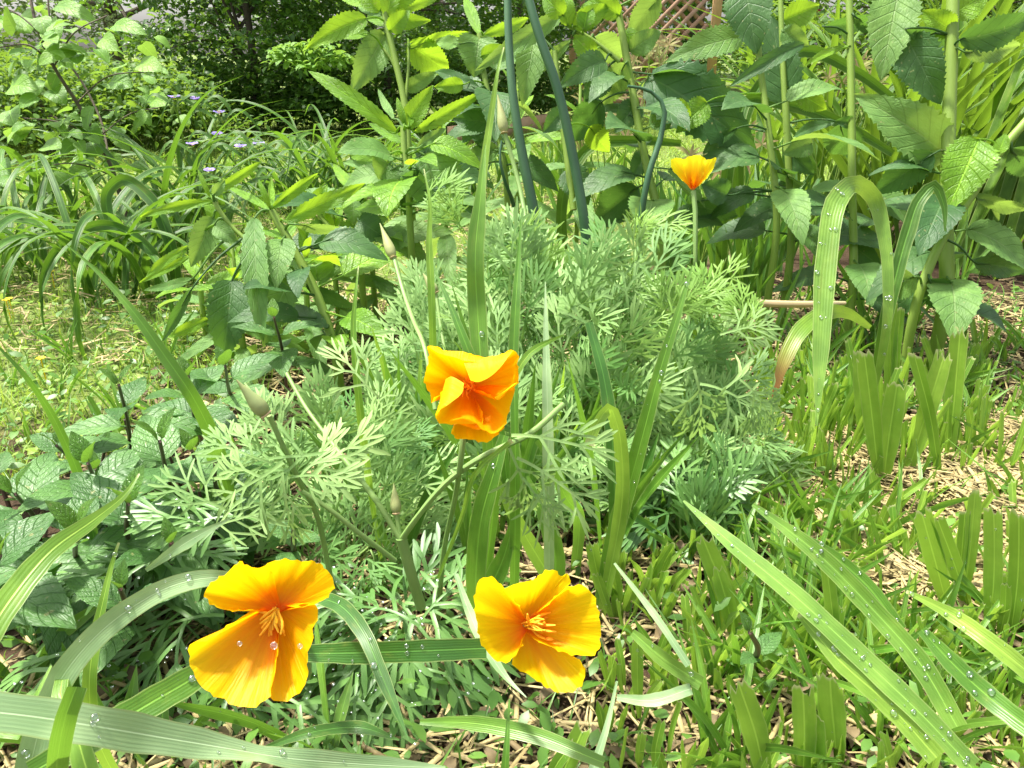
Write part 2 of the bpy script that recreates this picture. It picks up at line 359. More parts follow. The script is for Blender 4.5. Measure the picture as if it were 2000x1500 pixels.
# ------------------------------------------------------------------ small templates
def T_leaf(seg=4, fold=.2, prof='oval', bend=.12):
    t = MB(); leaf(t, (0, 0, 0), (0, 1, 0), .5, (0, 0, 1), bend=bend, fold=fold, prof=prof, nu=3, nv=seg, r=.5, wav=0); return t.freeze()
def T_blade(bend=.35, seg=3, w=.06):
    t = MB(); y = np.linspace(0, 1, seg + 1); P = np.stack([0 * y, bend * y ** 2, y * (1 - .3 * bend * y)], -1)
    ribbon(t, P, [w, w, w * .7, w * .05], nu=3, n=seg + 1, r=.5, fold=.3, facing=(0, -1, 0)); return t.freeze()
TL = [T_leaf(4), T_leaf(4, .35, 'ovate', .2), T_leaf(3, .1, 'oval', .05)]
TB = [T_blade(.2), T_blade(.5), T_blade(.9, 4)]
def rots(n, tilt=None):
    """random frames: columns (side, axis, normal), axis elevated by tilt (array, radians)"""
    az = rng.uniform(0, 2 * math.pi, n); el = tilt if tilt is not None else np.arcsin(rng.uniform(-1, 1, n))
    ax = np.stack([np.cos(az) * np.cos(el), np.sin(az) * np.cos(el), np.sin(el)], -1)
    up = nz(np.stack([rng.normal(0, .35, n), rng.normal(0, .35, n), np.ones(n)], -1))
    sd = nz(np.cross(ax, up)); nn = np.cross(sd, ax)
    return np.stack([sd, ax, nn], -1)
def zrots(n, lean=.25):
    a = rng.uniform(0, 2 * math.pi, n); c, s_ = np.cos(a), np.sin(a); z = np.zeros(n); o = np.ones(n)
    B = np.stack([np.stack([c, -s_, z], -1), np.stack([s_, c, z], -1), np.stack([z, z, o], -1)], 1)
    B[:, 0, 2] += rng.normal(0, lean, n); B[:, 1, 2] += rng.normal(0, lean, n); return B

# ------------------------------------------------------------------ poppy fronds (finely divided leaves)
def make_frond(seed, lax=0.0, wlobe=.040):
    q = np.random.default_rng(seed); t = MB()
    def rib(p, ang, ln, w0, w1, zt, last):
        k = 4 if last else 3; s = np.linspace(0, 1, k + 1)
        cur = q.normal(0, .25) if last else q.normal(0, .1)
        a = ang + cur * s
        x = p[0] + np.cumsum(np.r_[0, np.sin(a[1:]) * ln / k]); y = p[1] + np.cumsum(np.r_[0, np.cos(a[1:]) * ln / k])
        z = p[2] + zt * ln * s - .12 * ln * s ** 2
        w = w0 + (w1 - w0) * s
        if last: w = w1 * np.interp(s, [0, .5, .8, 1], [.75, 1.0, 1.1, .35])
        c, sn = np.cos(a), np.sin(a)
        Pm = np.stack([x, y, z - w * .22], -1); Wd = np.stack([c, -sn, 0 * s], -1) * (w / 2)[:, None]; up = A(0, 0, 1) * (w * .12)[:, None]
        t.grid(np.stack([Pm - Wd + up, Pm, Pm + Wd + up], 1), np.array([[-1, 0, 1]]), min(1, .2 + np.hypot(p[0], p[1]) * .8), .5 + q.normal(0, .12))
        return A(x[-1], y[-1], z[-1]), a[-1]
    def pinna(p, ang, ln, lev):
        if lev == 0:
            rib(p, ang, ln * q.uniform(.85, 1.25), wlobe * .8, wlobe, q.normal(.05, .13), True); return
        zt = q.normal(.05, .12)
        e, a = rib(p, ang, ln * .42, wlobe * (.8 + .15 * lev), wlobe * .9, zt, False)
        sp = q.uniform(.36, .6)
        for k in (-1, 0, 1):
            pinna(e, a + k * sp + q.normal(0, .12), ln * (.60 if k else .72) * q.uniform(.85, 1.15), lev - 1)
    p = A(0, 0, 0); ang = 0.0
    p, ang = rib(p, ang, .30, .038, .032, .15, False)
    for i, ln in enumerate((.52, .44)):
        for sd in (-1, 1):
            pinna(p, ang + sd * q.uniform(.6, .95), ln * q.uniform(.85, 1.15), 2 if q.random() < .4 else 1)
        p, ang = rib(p, ang, .22 - .03 * i, .032, .030, .05, False)
    for k in (-.5, 0, .5): pinna(p, ang + k * q.uniform(.8, 1.2), .38, 1)
    V = t.freeze().v0; rr = np.hypot(V[:, 0], V[:, 1])
    V[:, 2] += .10 * V[:, 1] - (.30 + lax) * rr ** 2
    return t
FR = [make_frond(i, .12 * (i % 3), .034 + .004 * (i % 3)) for i in range(10)]
FRL = [make_frond(20 + i, .25, .048) for i in range(5)]
print('frond quads', [len(f.q0) for f in FR][:3])
def frame(d, up):
    d = nz(d); s_ = nz(np.cross(d, up)); return np.stack([s_, d, np.cross(s_, d)], -1)
def dome(mb, c, rad, n, size, T, stems=None, shell=.55, zmin=.15, front=False, up=.35):
    """fronds filling a mound round c with radii rad, facing outward and up, on thin branches from the root"""
    c = np.asarray(c, float); rad = np.asarray(rad, float)
    for i in range(n):
        th = U(0, 2 * math.pi); ph = math.asin(U(zmin, 1) if rng.random() < .8 else U(0, zmin + .05)); k = U(shell, 1) ** .7
        d = A(math.cos(th) * math.cos(ph), math.sin(th) * math.cos(ph), math.sin(ph))
        e = c + d * rad * k; s_ = U(*size)
        dr = nz(nz(d * rad) + A(0, 0, up) + rng.normal(0, .42, 3))
        upn = nz(A(0, -.85, .6) + .3 * nz(d * rad) + rng.normal(0, .3, 3))
        mb.inst(T[int(rng.integers(len(T)))], frame(dr, upn) * s_, e - dr * s_ * .6, min(1, max(0, rng.normal(.45, .25))))
        if stems is not None and i % 3 == 0:
            b = c + A(U(-.2, .2), U(-.2, .2), 0) * rad
            tube(stems, [b, b + (e - b) * .5 + A(0, 0, .02), e - dr * s_ * .6], [.0016, .0012, .0008], n=7, k=4, r=U(0, 1), cap=False)

# ------------------------------------------------------------------ flowers
def petal(mb, D0, c, rim, bulge=.006, v1=1.0, n=44, m=18, rip=.0008, cD=None, spread=.12, rowpow=1.0, seed=0):
    """c = (px,py) of the flower's heart at depth cD; rim = [(px,py,dD mm)]"""
    cD = D0 if cD is None else cD
    Rr = crom([L(x, y, D0 + d * .001) for x, y, d in rim], n)
    C = L(c[0], c[1], cD); ctr = Rr.mean(0)
    base = C + (Rr - ctr) * spread
    t = np.linspace(0, 1, m)[:, None, None] ** rowpow
    Q = base[None] + (Rr - base)[None] * t
    axis = nz(C - CAM)
    u = np.linspace(-1, 1, n)
    Q = Q + axis * (bulge * 4 * t * (1 - t) * (1 - .35 * (u ** 2)[None, :, None]))
    s0 = seed * 1.7
    rp = rip * (np.sin(u * 13 + s0) + .6 * np.sin(u * 29 + 2 * s0) + .35 * np.sin(u * 61 + s0))
    Q = Q + axis * (rp[None, :, None] * t ** 2.2)
    eo = nz(Rr - ctr) * (.0004 * (np.sin(u * 37 + s0) + np.sin(u * 83 + s0 * 3)))[:, None]
    Q[-1] += eo
    mb.grid(Q, u[None], t[..., 0] * v1, U(0, 1))
def flap(mb, D0, rows, n=26, m=8, v=(.8, 1.0)):
    Rr = [crom([L(x, y, D0 + d * .001) for x, y, d in row], n) for row in rows]
    Q = crom(np.stack(Rr).reshape(len(rows), -1), m).reshape(m, n, 3)
    mb.grid(Q, np.linspace(-1, 1, n)[None], np.linspace(v[0], v[1], m)[:, None], .5)
def stamens(mb, base, axis, n, ln, spread, rad=.00055):
    axis = nz(axis)
    for i in range(n):
        d = nz(axis + rng.normal(0, spread, 3)); l = ln * U(.6, 1.1); b = base + rng.normal(0, .0012, 3)
        mid = b + d * l * .5 + rng.normal(0, .0008, 3)
        tube(mb, [b, mid, b + d * l + rng.normal(0, .0012, 3) - A(0, 0, .001)], [rad * .6, rad, rad * 1.5, rad * .8], n=7, k=5, r=U(0, 1))
def bud(th, p, d, ln, w, label=None):
    d = nz(d); t = np.linspace(0, 1, 14)
    prof = np.interp(t, [0, .08, .2, .35, .6, .85, 1], [.45, .85, 1.0, .93, .58, .24, .08]) * w / 2
    b = MB(); tube(b, [p, p + d * ln * .5, p + d * ln], prof, n=22, k=12, r=U(.2, .9)); o = th.part(b, 'bud', M['bud'], label)
    b2 = MB(); tube(b2, [p - d * .0012, p - d * .0002, p + d * .0006], [w * .2, w * .42, w * .3], n=6, k=12, r=.5); s_ = b2.build('collar', M['budcap']); s_.parent = o
    return o
def flower_part(th, label): 
    e = bpy.data.objects.new('flower', None); COL.objects.link(e); e.empty_display_size = .01
    e.parent = th.o; e.location = -th.loc; e['label'] = label; return e
def sub(mb, name, mat, parent):
    o = mb.build(name, mat); o.parent = parent; return o

# --- poppy 1: lower left, wide drooping petals
def zA(x, y, d=0): return (350 + x / 4.546, 1070 + y / 4.546, d)
DA = .375; thA = Thing('california_poppy', 'poppy at lower left with two upright petals and two broad drooping petals', 'poppy', G(545, 1330), 'California poppies in bloom')
fl = flower_part(thA, 'open orange flower with petals split above and below')
cA = zA(862, 548)[:2]
b = MB(); petal(b, DA, cA, [zA(1000, 535, 2), zA(1190, 500, 0), zA(1330, 425, -4), zA(1378, 320, -6), zA(1310, 195, -4), zA(1180, 116, 2), zA(1090, 118, 4), zA(940, 98, 5), zA(820, 125, 6), zA(720, 178, 7), zA(630, 250, 8)], .008, cD=DA + .012, seed=1, v1=.82); sub(b, 'petal', M['petal'], fl)
b = MB(); petal(b, DA, cA, [zA(650, 550, -3), zA(400, 548, -8), zA(270, 490, -11), zA(222, 400, -12), zA(260, 335, -11), zA(420, 225, -9), zA(545, 122, -7), zA(620, 165, -4), zA(720, 180, 0), zA(830, 215, 2)], .006, cD=DA + .011, seed=2, v1=.82); sub(b, 'petal', M['petal'], fl)
b = MB(); petal(b, DA, cA, [zA(640, 560, 4), zA(420, 700, -2), zA(250, 825, -6), zA(110, 845, -8), zA(82, 920, -8), zA(100, 1050, -8), zA(220, 1250, -9), zA(380, 1345, -10), zA(520, 1410, -11), zA(680, 1405, -11), zA(790, 1335, -9), zA(835, 1180, -6), zA(880, 850, 2)], .005, cD=DA + .0125, seed=3, rip=.0011, v1=.88); sub(b, 'petal', M['petal'], fl)
b = MB(); petal(b, DA, cA, [zA(870, 850, 3.5), zA(850, 1080, 0), zA(803, 1325, -3), zA(900, 1372, -3), zA(970, 1350, -2), zA(1050, 1300, -2), zA(1120, 1210, -2), zA(1145, 1080, -2), zA(1135, 980, -1), zA(1190, 790, 0), zA(1190, 700, 1), zA(1232, 640, 1), zA(1210, 505, 3), zA(1000, 525, 6)], .005, cD=DA + .0135, seed=4, v1=.82); sub(b, 'petal', M['petal'], fl)
b = MB(); stamens(b, L(*cA, DA + .010), -ray(*cA) * .7 + A(-.25, 0, -.95), 24, .0115, .38); sub(b, 'stamens', M['stamen'], fl)
b = MB(); c = L(*cA, DA + .016); tube(b, [L(560, 1325, depth(G(560, 1325))), L(600, 1290, .47), L(575, 1215, .42), c], [.0022, .002, .0018, .0016], k=8); thA.part(b, 'stem', M['pstem'])

# --- poppy 2: lower centre, saucer of four petals
def zB(x, y, d=0): return (900 + x / 5.357, 1090 + y / 5.357, d)
DB = .395; thB = Thing('california_poppy', 'poppy at bottom centre with four separate golden petals and yellow stamens', 'poppy', G(1010, 1290), 'California poppies in bloom')
fl = flower_part(thB, 'golden flower opened flat, yellow tuft of stamens in its heart')
cB = zB(672, 700)[:2]
b = MB(); petal(b, DB, cB, [zB(455, 318, 3), zB(600, 262, 3), zB(760, 225, 3), zB(920, 122, 2), zB(990, 128, 2), zB(1052, 190, 2), zB(1120, 165, -3), zB(1145, 215, -4), zB(1130, 290, -3), zB(960, 420, 2)], .008, cD=DB + .012, seed=5); sub(b, 'petal', M['petal'], fl)
b = MB(); petal(b, DB, cB, [zB(645, 905, 3), zB(540, 1100, 2), zB(560, 1138, 1), zB(700, 1215, 1), zB(850, 1320, 0), zB(960, 1385, -1), zB(1080, 1408, -2), zB(1200, 1385, -3), zB(1295, 1270, -5), zB(1285, 1120, -4), zB(1180, 1030, 0), zB(950, 930, 4)], .006, cD=DB + .0125, seed=6); sub(b, 'petal', M['petal'], fl)
b = MB(); petal(b, DB, cB, [zB(860, 530, 2), zB(1010, 400, -3), zB(1140, 295, -6), zB(1270, 285, -8), zB(1380, 370, -9), zB(1435, 540, -9), zB(1462, 720, -9), zB(1445, 950, -8), zB(1410, 1010, -7), zB(1320, 1020, -6), zB(1110, 1000, -4), zB(930, 925, 0), zB(780, 860, 4)], .006, cD=DB + .011, seed=7, rip=.0011); sub(b, 'petal', M['petal'], fl)
b = MB(); petal(b, DB, cB, [zB(610, 500, 2), zB(520, 390, -2), zB(420, 280, -6), zB(300, 190, -9), zB(200, 220, -9), zB(165, 300, -9), zB(142, 520, -8), zB(170, 690, -7), zB(200, 860, -7), zB(290, 1000, -7), zB(420, 1095, -7), zB(520, 1070, -5), zB(600, 970, -1), zB(640, 850, 3)], .004, cD=DB + .0115, seed=8, rip=.0012); sub(b, 'petal', M['petal'], fl)
b = MB(); stamens(b, L(*zB(690, 705)[:2], DB + .0095), -ray(*cB) * .65 + A(1.0, 0, .15), 26, .0135, .27); sub(b, 'stamens', M['stamen'], fl)
b = MB(); c = L(*cB, DB + .015); tube(b, [L(1000, 1290, depth(G(1000, 1290))), L(1045, 1265, .48), c], [.0022, .002, .0018], k=8); thB.part(b, 'stem', M['pstem'])

# --- poppy 3: centre, petals rolled inward
def zC(x, y, d=0): return (780 + x / 6, 640 + y / 6, d)
DC = .53; thC = Thing('california_poppy', 'poppy in the middle of the picture, square cup with rolled in yellow petal edges', 'poppy', G(838, 1180), 'California poppies in bloom')
fl = flower_part(thC, 'half closed orange cup whose petal rims curl inward')
cC = zC(800, 690)[:2]
b = MB(); petal(b, DC, cC, [zC(980, 1000, 6), zC(960, 1185, 4), zC(640, 1150, 3), zC(615, 1245, 2), zC(660, 1295, 1), zC(800, 1305, 0), zC(1050, 1335, -1), zC(1130, 1270, -1), zC(1220, 1180, 0), zC(1235, 1040, 2)], .010, cD=DC + .024, seed=9, v1=.75); sub(b, 'petal', M['petal'], fl)
b = MB(); petal(b, DC, cC, [zC(500, 785, -2), zC(410, 815, -3), zC(378, 880, -3), zC(360, 770, -3), zC(310, 690, -4), zC(290, 610, -4), zC(325, 460, -4), zC(345, 330, -4), zC(335, 215, -5), zC(400, 215, -4), zC(600, 290, -1), zC(800, 300, 0), zC(1000, 350, 1)], .008, cD=DC + .022, seed=10, v1=.6)
flap(b, DC, [[zC(335, 215, -5), zC(400, 215, -4), zC(520, 268, -2), zC(620, 272, -2), zC(760, 282, -1), zC(860, 325, 0), zC(1000, 350, 0)], [zC(338, 220, -7), zC(405, 270, -7), zC(520, 318, -6), zC(640, 345, -6), zC(760, 385, -5), zC(880, 400, -5), zC(985, 430, -5)]], v=(1.05, 1.35)); sub(b, 'petal', M['petal'], fl)
b = MB(); petal(b, DC, cC, [zC(840, 500, 2), zC(1000, 355, -2), zC(1180, 320, -4), zC(1330, 262, -6), zC(1392, 310, -6), zC(1385, 420, -6), zC(1400, 560, -6), zC(1385, 660, -6), zC(1260, 760, -6), zC(1150, 850, -6), zC(1100, 815, -4), zC(960, 740, 3)], .009, cD=DC + .021, seed=11, v1=.6)
flap(b, DC, [[zC(1330, 262, -6.5), zC(1180, 320, -5), zC(1000, 352, -4), zC(900, 390, -4), zC(755, 405, -4)], [zC(1310, 300, -9), zC(1180, 400, -10), zC(1050, 470, -10), zC(930, 500, -9), zC(790, 500, -8)], [zC(1290, 320, -10), zC(1170, 480, -12), zC(1020, 600, -12), zC(900, 638, -11), zC(830, 615, -10)]], v=(1.0, 1.35))
flap(b, DC, [[zC(1385, 640, -6.5), zC(1260, 745, -6.5), zC(1150, 850, -6.5)], [zC(1340, 660, -9), zC(1230, 740, -9), zC(1115, 815, -8)]], v=(1.05, 1.35)); sub(b, 'petal', M['petal'], fl)
b = MB(); petal(b, DC, cC, [zC(590, 700, -4), zC(520, 720, -6), zC(460, 930, -8), zC(420, 1050, -9), zC(450, 1105, -9), zC(560, 1132, -9), zC(760, 1125, -8), zC(900, 1135, -7), zC(970, 1190, -5), zC(1100, 1240, -4), zC(1215, 1170, -4), zC(1290, 960, -4), zC(1340, 690, -3), zC(1150, 800, 0)], .010, cD=DC + .0215, seed=12, v1=.72)
flap(b, DC, [[zC(425, 1040, -9.5), zC(455, 930, -8.5), zC(500, 760, -7.5), zC(545, 600, -7)], [zC(440, 1010, -12), zC(520, 900, -14), zC(610, 740, -14), zC(640, 580, -11)], [zC(450, 980, -12), zC(600, 880, -16), zC(740, 750, -16), zC(755, 650, -14)]], v=(1.0, 1.35)); sub(b, 'petal', M['petal'], fl)
b = MB(); stamens(b, L(*zC(800, 690)[:2], DC + .013), -ray(*cC), 34, .007, .8, .00045)
sub(b, 'stamens', plainmat('stamen_orange', (.88, .22, .01), (.92, .34, .01), trans=.4, ct=(1, .4, .02)), fl)
b = MB(); tube(b, [L(*cC, DC + .028), L(902, 880, .56), L(890, 965, .6), L(868, 1070, .66), drop(L(848, 1150, .72))], [.0024, .0021, .0022, .0024, .0026], k=8); thC.part(b, 'stem', M['pstem'])

# --- poppy 4: far right, upright cup seen from the side
DD = .98; thD = Thing('california_poppy', 'small upright yellow poppy cup on a straight stem beneath the broad leaves', 'poppy', drop(L(1358, 470, DD)), 'California poppies in bloom')
fl = flower_part(thD, 'yellow cup flower seen from the side')
cD_ = (1354, 369)
for k, (rm, sd, dd) in enumerate([([(1330, 345, 4), (1325, 318, 5), (1345, 308, 8), (1372, 306, 9), (1385, 318, 7), (1372, 345, 5)], 13, .016),
    ([(1345, 362, 0), (1325, 345, -4), (1310, 322, -8), (1312, 311, -10), (1328, 309, -10), (1338, 314, -10), (1345, 335, -6), (1350, 358, -2)], 14, .006),
    ([(1358, 362, 0), (1368, 340, -6), (1373, 314, -10), (1384, 312, -10), (1399, 308, -8), (1396, 322, -6), (1385, 342, -3), (1366, 362, 0)], 15, .006),
    ([(1344, 360, -2), (1336, 338, -8), (1336, 314, -12), (1346, 305, -13), (1358, 303, -13), (1369, 304, -13), (1374, 318, -12), (1374, 340, -8), (1362, 361, -2)], 16, .004)]):
    b = MB(); petal(b, DD, cD_, rm, -.004 if k else .006, cD=DD, seed=sd, rip=.0012, m=14, n=34, v1=1.5); sub(b, 'petal', M['petal'], fl)
b = MB(); tube(b, [L(1354, 373, DD), L(1357, 400, DD), L(1358, 470, DD), drop(L(1358, 480, DD + .02))], [.0034, .0025, .0026, .0028], k=8); thD.part(b, 'stem', M['pstem'])

# --- foliage of the poppies
b, s_ = MB(), MB()
dome(b, (.05, .95, 0), (.25, .20, .31), 340, (.055, .09), FR, s_, shell=.62)
dome(b, (.05, .86, 0), (.21, .13, .20), 70, (.05, .08), FR, s_, shell=.6)
thC.part(b, 'foliage', M['frond'], 'pale feathery mound'); thC.part(s_, 'branch', M['pstem'])
b = MB()
for (px, py, D, sz) in [(1390, 545, .93, .075), (1300, 590, .9, .06), (1075, 520, .95, .05), (1265, 430, 1.05, .07), (1370, 580, .93, .07), (1455, 610, .9, .055), (845, 385, 1.05, .08), (880, 420, 1.0, .06)]:
    for k in range(4):
        d = nz(A(U(-.8, .8), U(-.6, .2), U(.5, 1))); b.inst(FR[int(rng.integers(7))], frame(d, A(0, -.6, .8)) * sz * U(.7, 1), L(px + U(-25, 25), py + U(-10, 30), D) - d * sz * .5, U(.2, .9))
thC.part(b, 'young_foliage', M['frond_young'], 'bright yellow green shoot tips')
# branching stems and buds of the middle poppy
b = MB()
for pts, w in [([(822, 1185, .64), (800, 1110, .61), (783, 1050, .60)], 22), ([(783, 1055, .60), (740, 985, .60), (690, 920, .61), (640, 855, .63)], 12), ([(783, 1055, .6), (815, 1010, .59), (870, 945, .58), (945, 890, .57), (1030, 850, .58), (1100, 790, .6)], 12),
               ([(772, 1095, .6), (700, 1040, .58), (630, 985, .57), (590, 960, .57)], 10), ([(783, 1050, .6), (776, 1015, .6), (775, 1000, .6)], 10), ([(640, 855, .63), (600, 800, .65), (560, 730, .68)], 8),
               ([(770, 505, .92), (785, 560, .9), (805, 620, .86), (832, 690, .8), (850, 800, .78)], 9), ([(986, 262, 1.0), (1000, 310, 1.0), (1018, 380, .99), (1030, 450, .97)], 9), ([(852, 575, .93), (858, 620, .92), (870, 690, .9)], 7),
               ([(526, 812, .56), (552, 870, .57), (580, 930, .58), (612, 990, .6), (640, 1100, .64), (655, 1180, .66)], 11)]:
    tube(b, [L(*p) for p in pts], [w * p[2] / F / 2 for p in pts], k=8)
thC.part(b, 'branching_stem', M['pstem'])
def pxbud(th, x0, y0, x1, y1, D, w, dz=0, label=None):
    p0, p1 = L(x0, y0, D), L(x1, y1, D + dz); bud(th, p0, p1 - p0, np.linalg.norm(p1 - p0), w * D / F, label)
pxbud(thC, 519, 809, 462, 742, .55, 33, -.01, 'largest bud, tan and slender, leaning left')
pxbud(thC, 768, 503, 742, 436, .92, 21, .01)
pxbud(thC, 985, 259, 972, 185, 1.0, 21, 0)
pxbud(thC, 851, 572, 826, 534, .93, 22, 0)
pxbud(thC, 774, 1002, 769, 944, .6, 22, 0)

def side_poppy(label, c, rad, n, size, mat, T, shell=.6, up=.35):
    th = Thing('california_poppy', label, 'poppy', (c[0], c[1], 0), 'poppy plants without open flowers')
    b, s_ = MB(), MB(); dome(b, c, rad, n, size, T, s_, shell=shell, up=up)
    th.part(b, 'foliage', mat); th.part(s_, 'stem', M['pstem']); return th
side_poppy('feathery pale poppy foliage between the mint and the middle poppy', (-.175, .70, 0), (.11, .10, .19), 85, (.045, .07), M['frond'], FR)
side_poppy('feathery poppy foliage spreading over the grass below the right edge of the large mound', (.24, .86, 0), (.09, .08, .16), 50, (.055, .08), M['frond'], FR)
side_poppy('wet blue green poppy foliage lying low right of the large mound', (.20, .74, 0), (.08, .05, .10), 26, (.06, .08), M['frond_low'], FRL, up=-.1)
def low_fronds(th, spots, mat=M['frond_low'], T=FRL):
    b = MB()
    for (px, py, z, dx, dy, dz, sz) in spots:
        d = nz(A(dx, dy, dz)); p = G(px, py, z); b.inst(T[int(rng.integers(len(T)))], frame(d, A(0, -.35, 1)) * sz, p - d * sz * .5, U(.1, .9))
        for _ in range(5):
            q = p + d * sz * U(-.1, .4) + rng.normal(0, .012, 3); DROPS.append((q, A(0, -.3, 1), U(.0006, .0015)))
    th.part(b, 'basal_foliage', mat, 'blue green wet lower leaves')
low_fronds(thA, [(290, 1240, .05, -.5, -.6, -.1, .09), (340, 1280, .05, .1, -1, -.1, .09), (250, 1300, .03, -.8, -.5, -.1, .08), (330, 1200, .06, -.9, -.1, .1, .09), (170, 1200, .05, -.7, -.2, .1, .08), (230, 1180, .07, -.3, .2, .3, .07),
   (390, 1330, .03, -.3, -1, -.2, .08), (450, 1390, .02, .5, -.8, -.2, .08), (560, 1400, .02, .8, -.5, -.2, .08), (620, 1380, .03, .8, -.3, 0, .08), (260, 1090, .12, -.4, -.3, .3, .07), (330, 1080, .12, .5, -.2, .4, .07), (100, 1290, .06, -.5, -.5, 0, .08), (170, 1400, .03, -.5, -.6, -.1, .08), (420, 1000, .17, -.7, -.2, .3, .065), (380, 1010, .17, -.4, -.1, .5, .06)])
low_fronds(thB, [(700, 1230, .05, -.8, -.3, 0, .10), (760, 1220, .05, -.3, -.8, 0, .10), (830, 1230, .05, .5, -.7, 0, .10), (880, 1190, .06, .8, -.3, .1, .09), (690, 1300, .03, -.5, -.9, -.1, .09), (760, 1310, .03, 0, -1, -.1, .09), (840, 1310, .02, .4, -.9, -.1, .09), (650, 1340, .02, -.6, -.7, -.1, .09), (740, 1180, .07, -.7, .3, .2, .08),
   (860, 1150, .07, .3, .3, .4, .07), (640, 1210, .06, -.9, -.2, .1, .08), (700, 1390, .02, .2, -1, -.1, .08), (780, 1380, .02, .5, -.9, -.2, .07), (900, 1330, .02, .9, -.3, -.1, .07), (660, 1150, .09, -.6, 0, .3, .07), (940, 1180, .06, .6, .1, .3, .07), (800, 1160, .05, .1, .1, .5, .08)])
b = MB()    # frond leaves of the middle poppy that reach right and left in front
for (px, py, D, dx, dy, dz, sz) in [(1090, 850, .57, 1, -.1, .05, .085), (1090, 930, .56, .9, -.2, -.35, .08), (1020, 945, .56, .35, -.2, -1, .07), (1060, 985, .55, .6, -.2, -.8, .06), (560, 900, .56, -.9, -.1, -.15, .08), (490, 960, .54, -.6, -.2, -.5, .075), (600, 930, .55, .4, -.3, .2, .06), (530, 840, .58, -.5, 0, .8, .06), (640, 900, .58, .5, -.1, .5, .07), (470, 880, .56, -.8, 0, .4, .06), (560, 990, .54, .1, -.3, -.9, .06), (380, 970, .55, -.7, 0, .35, .065), (450, 1010, .54, .5, 0, .3, .06), (690, 740, .66, -.6, 0, .5, .07), (1440, 760, .72, .9, -.1, -.1, .085), (1370, 790, .7, .2, -.2, -.8, .08), (1490, 780, .7, .6, -.1, -.5, .07), (1460, 640, .8, .9, 0, .25, .07)]:
    d = nz(A(dx, dy, dz)); b.inst(FR[int(rng.integers(7))], frame(d, A(0, -.75, .6)) * sz * .82, L(px, py, D) - d * sz * .4, U(.5, 1))
thC.part(b, 'outer_foliage', M['frond'])

# ------------------------------------------------------------------ long single grass blades
def blade(pts, w, label, mat='blade', roll=0, root=True, grp=None, name='long_grass', **k):
    """pts: (px,py,D) from root to tip"""
    P = [L(*p) for p in pts]; ww = [x * p[2] / F for x, p in zip(np.interp(np.linspace(0, 1, len(pts)), np.linspace(0, 1, len(w)), w), pts)]
    if root and P[0][2] > .02: P = [drop(P[0], U(-.01, .01), U(.0, .02))] + P; ww = [ww[0] * .8] + ww; 
    if root and np.ndim(roll): roll = [roll[0]] + list(roll)
    b = MB(); ribbon(b, P, ww, roll=roll, **k); return tag(b.build(name, M[mat]), label, 'grass blade', grp, 'thing')
blade([(-60, 1385, .27), (60, 1398, .28), (170, 1415, .29), (300, 1437, .31), (450, 1462, .33), (560, 1480, .345), (700, 1492, .36), (870, 1500, .37)], [78, 78, 75, 60, 36, 44, 36, 6], 'broad pale grass blade stretching along the bottom left edge', 'blade_pale', roll=[25, 10, 5, 0, 40, -10, -5, 0], root=False, drops=8, fold=.1)
blade([(112, 1560, .30), (118, 1450, .275), (132, 1390, .268), (150, 1342, .27)], [48, 46, 46, 40], 'short dark green blade with rounded end crossing the pale bottom left blade', 'blade', roll=-15, fold=.25)
blade([(-60, 1300, .36), (20, 1170, .38), (100, 1075, .40), (190, 1010, .42), (245, 965, .43), (272, 925, .44)], [56, 52, 46, 34, 18, 3], 'arching yellow green blade over the mint at the left edge', 'cut', roll=10, root=False, fold=.12)
blade([(60, 1490, .42), (105, 1350, .42), (170, 1260, .42), (260, 1185, .42), (340, 1143, .42), (420, 1128, .42), (475, 1135, .43)], [30, 60, 55, 50, 48, 40, 24], 'dewy arching blade that ends behind the lower left poppy', 'blade_pale', roll=[60, 50, 20, 0, 0, 0, 0], drops=34, dr=.0023, wav=.05)
blade([(150, 1440, .40), (120, 1330, .42), (165, 1260, .43), (225, 1205, .44)], [30, 52, 40, 6], 'twisted yellow green blade with a dark fold at lower left', 'cut', roll=20)
blade([(60, 1510, .40), (180, 1440, .42), (290, 1375, .44), (400, 1310, .46), (470, 1260, .47)], [46, 58, 58, 50, 30], 'wide dewy green blade slanting up under the lower left poppy', 'blade', root=False, drops=26, dr=.0022, roll=5)
blade([(590, 1276, .44), (700, 1275, .42), (800, 1272, .41), (950, 1266, .415)], [30, 44, 44, 40], 'dark green blade lying level between the two lowest poppies', 'blade_dark', root=False, drops=10, roll=-12, fold=.1)
blade([(618, 1165, .44), (668, 1185, .42), (712, 1240, .40), (750, 1330, .385), (798, 1445, .37)], [24, 32, 30, 26, 2], 'arched dark blade right of the lower left poppy', 'blade_dark', root=False, drops=8)
blade([(890, 1120, .5), (915, 1190, .47), (950, 1265, .44), (990, 1325, .43), (1028, 1362, .42)], [10, 18, 26, 20, 2], 'thin bluish blade passing under the bottom centre poppy', 'blade_pale', root=False, roll=30)
blade([(405, 830, .72), (370, 765, .7), (325, 700, .69), (265, 615, .68), (190, 530, .68), (130, 478, .68)], [24, 30, 30, 26, 14, 2], 'long lone blade slanting up left from the mint across the lawn', 'blade', roll=10)
blade([(135, 880, .7), (95, 800, .68), (50, 735, .66), (-10, 670, .65)], [22, 22, 16, 4], 'narrow blade slanting to the left edge over the lawn', 'blade', roll=20)
blade([(955, 860, .68), (940, 720, .66), (932, 600, .66), (928, 500, .65), (938, 390, .65), (948, 282, .66)], [16, 26, 30, 38, 32, 2], 'tall broad upright blade with two drops behind the middle poppy', 'blade', drops=4, dr=.003, fold=.22)
blade([(948, 300, .9), (960, 220, .9), (972, 140, .9), (984, 92, .92)], [18, 20, 16, 2], 'narrow upright blade standing beside the left onion stalk', 'cut')
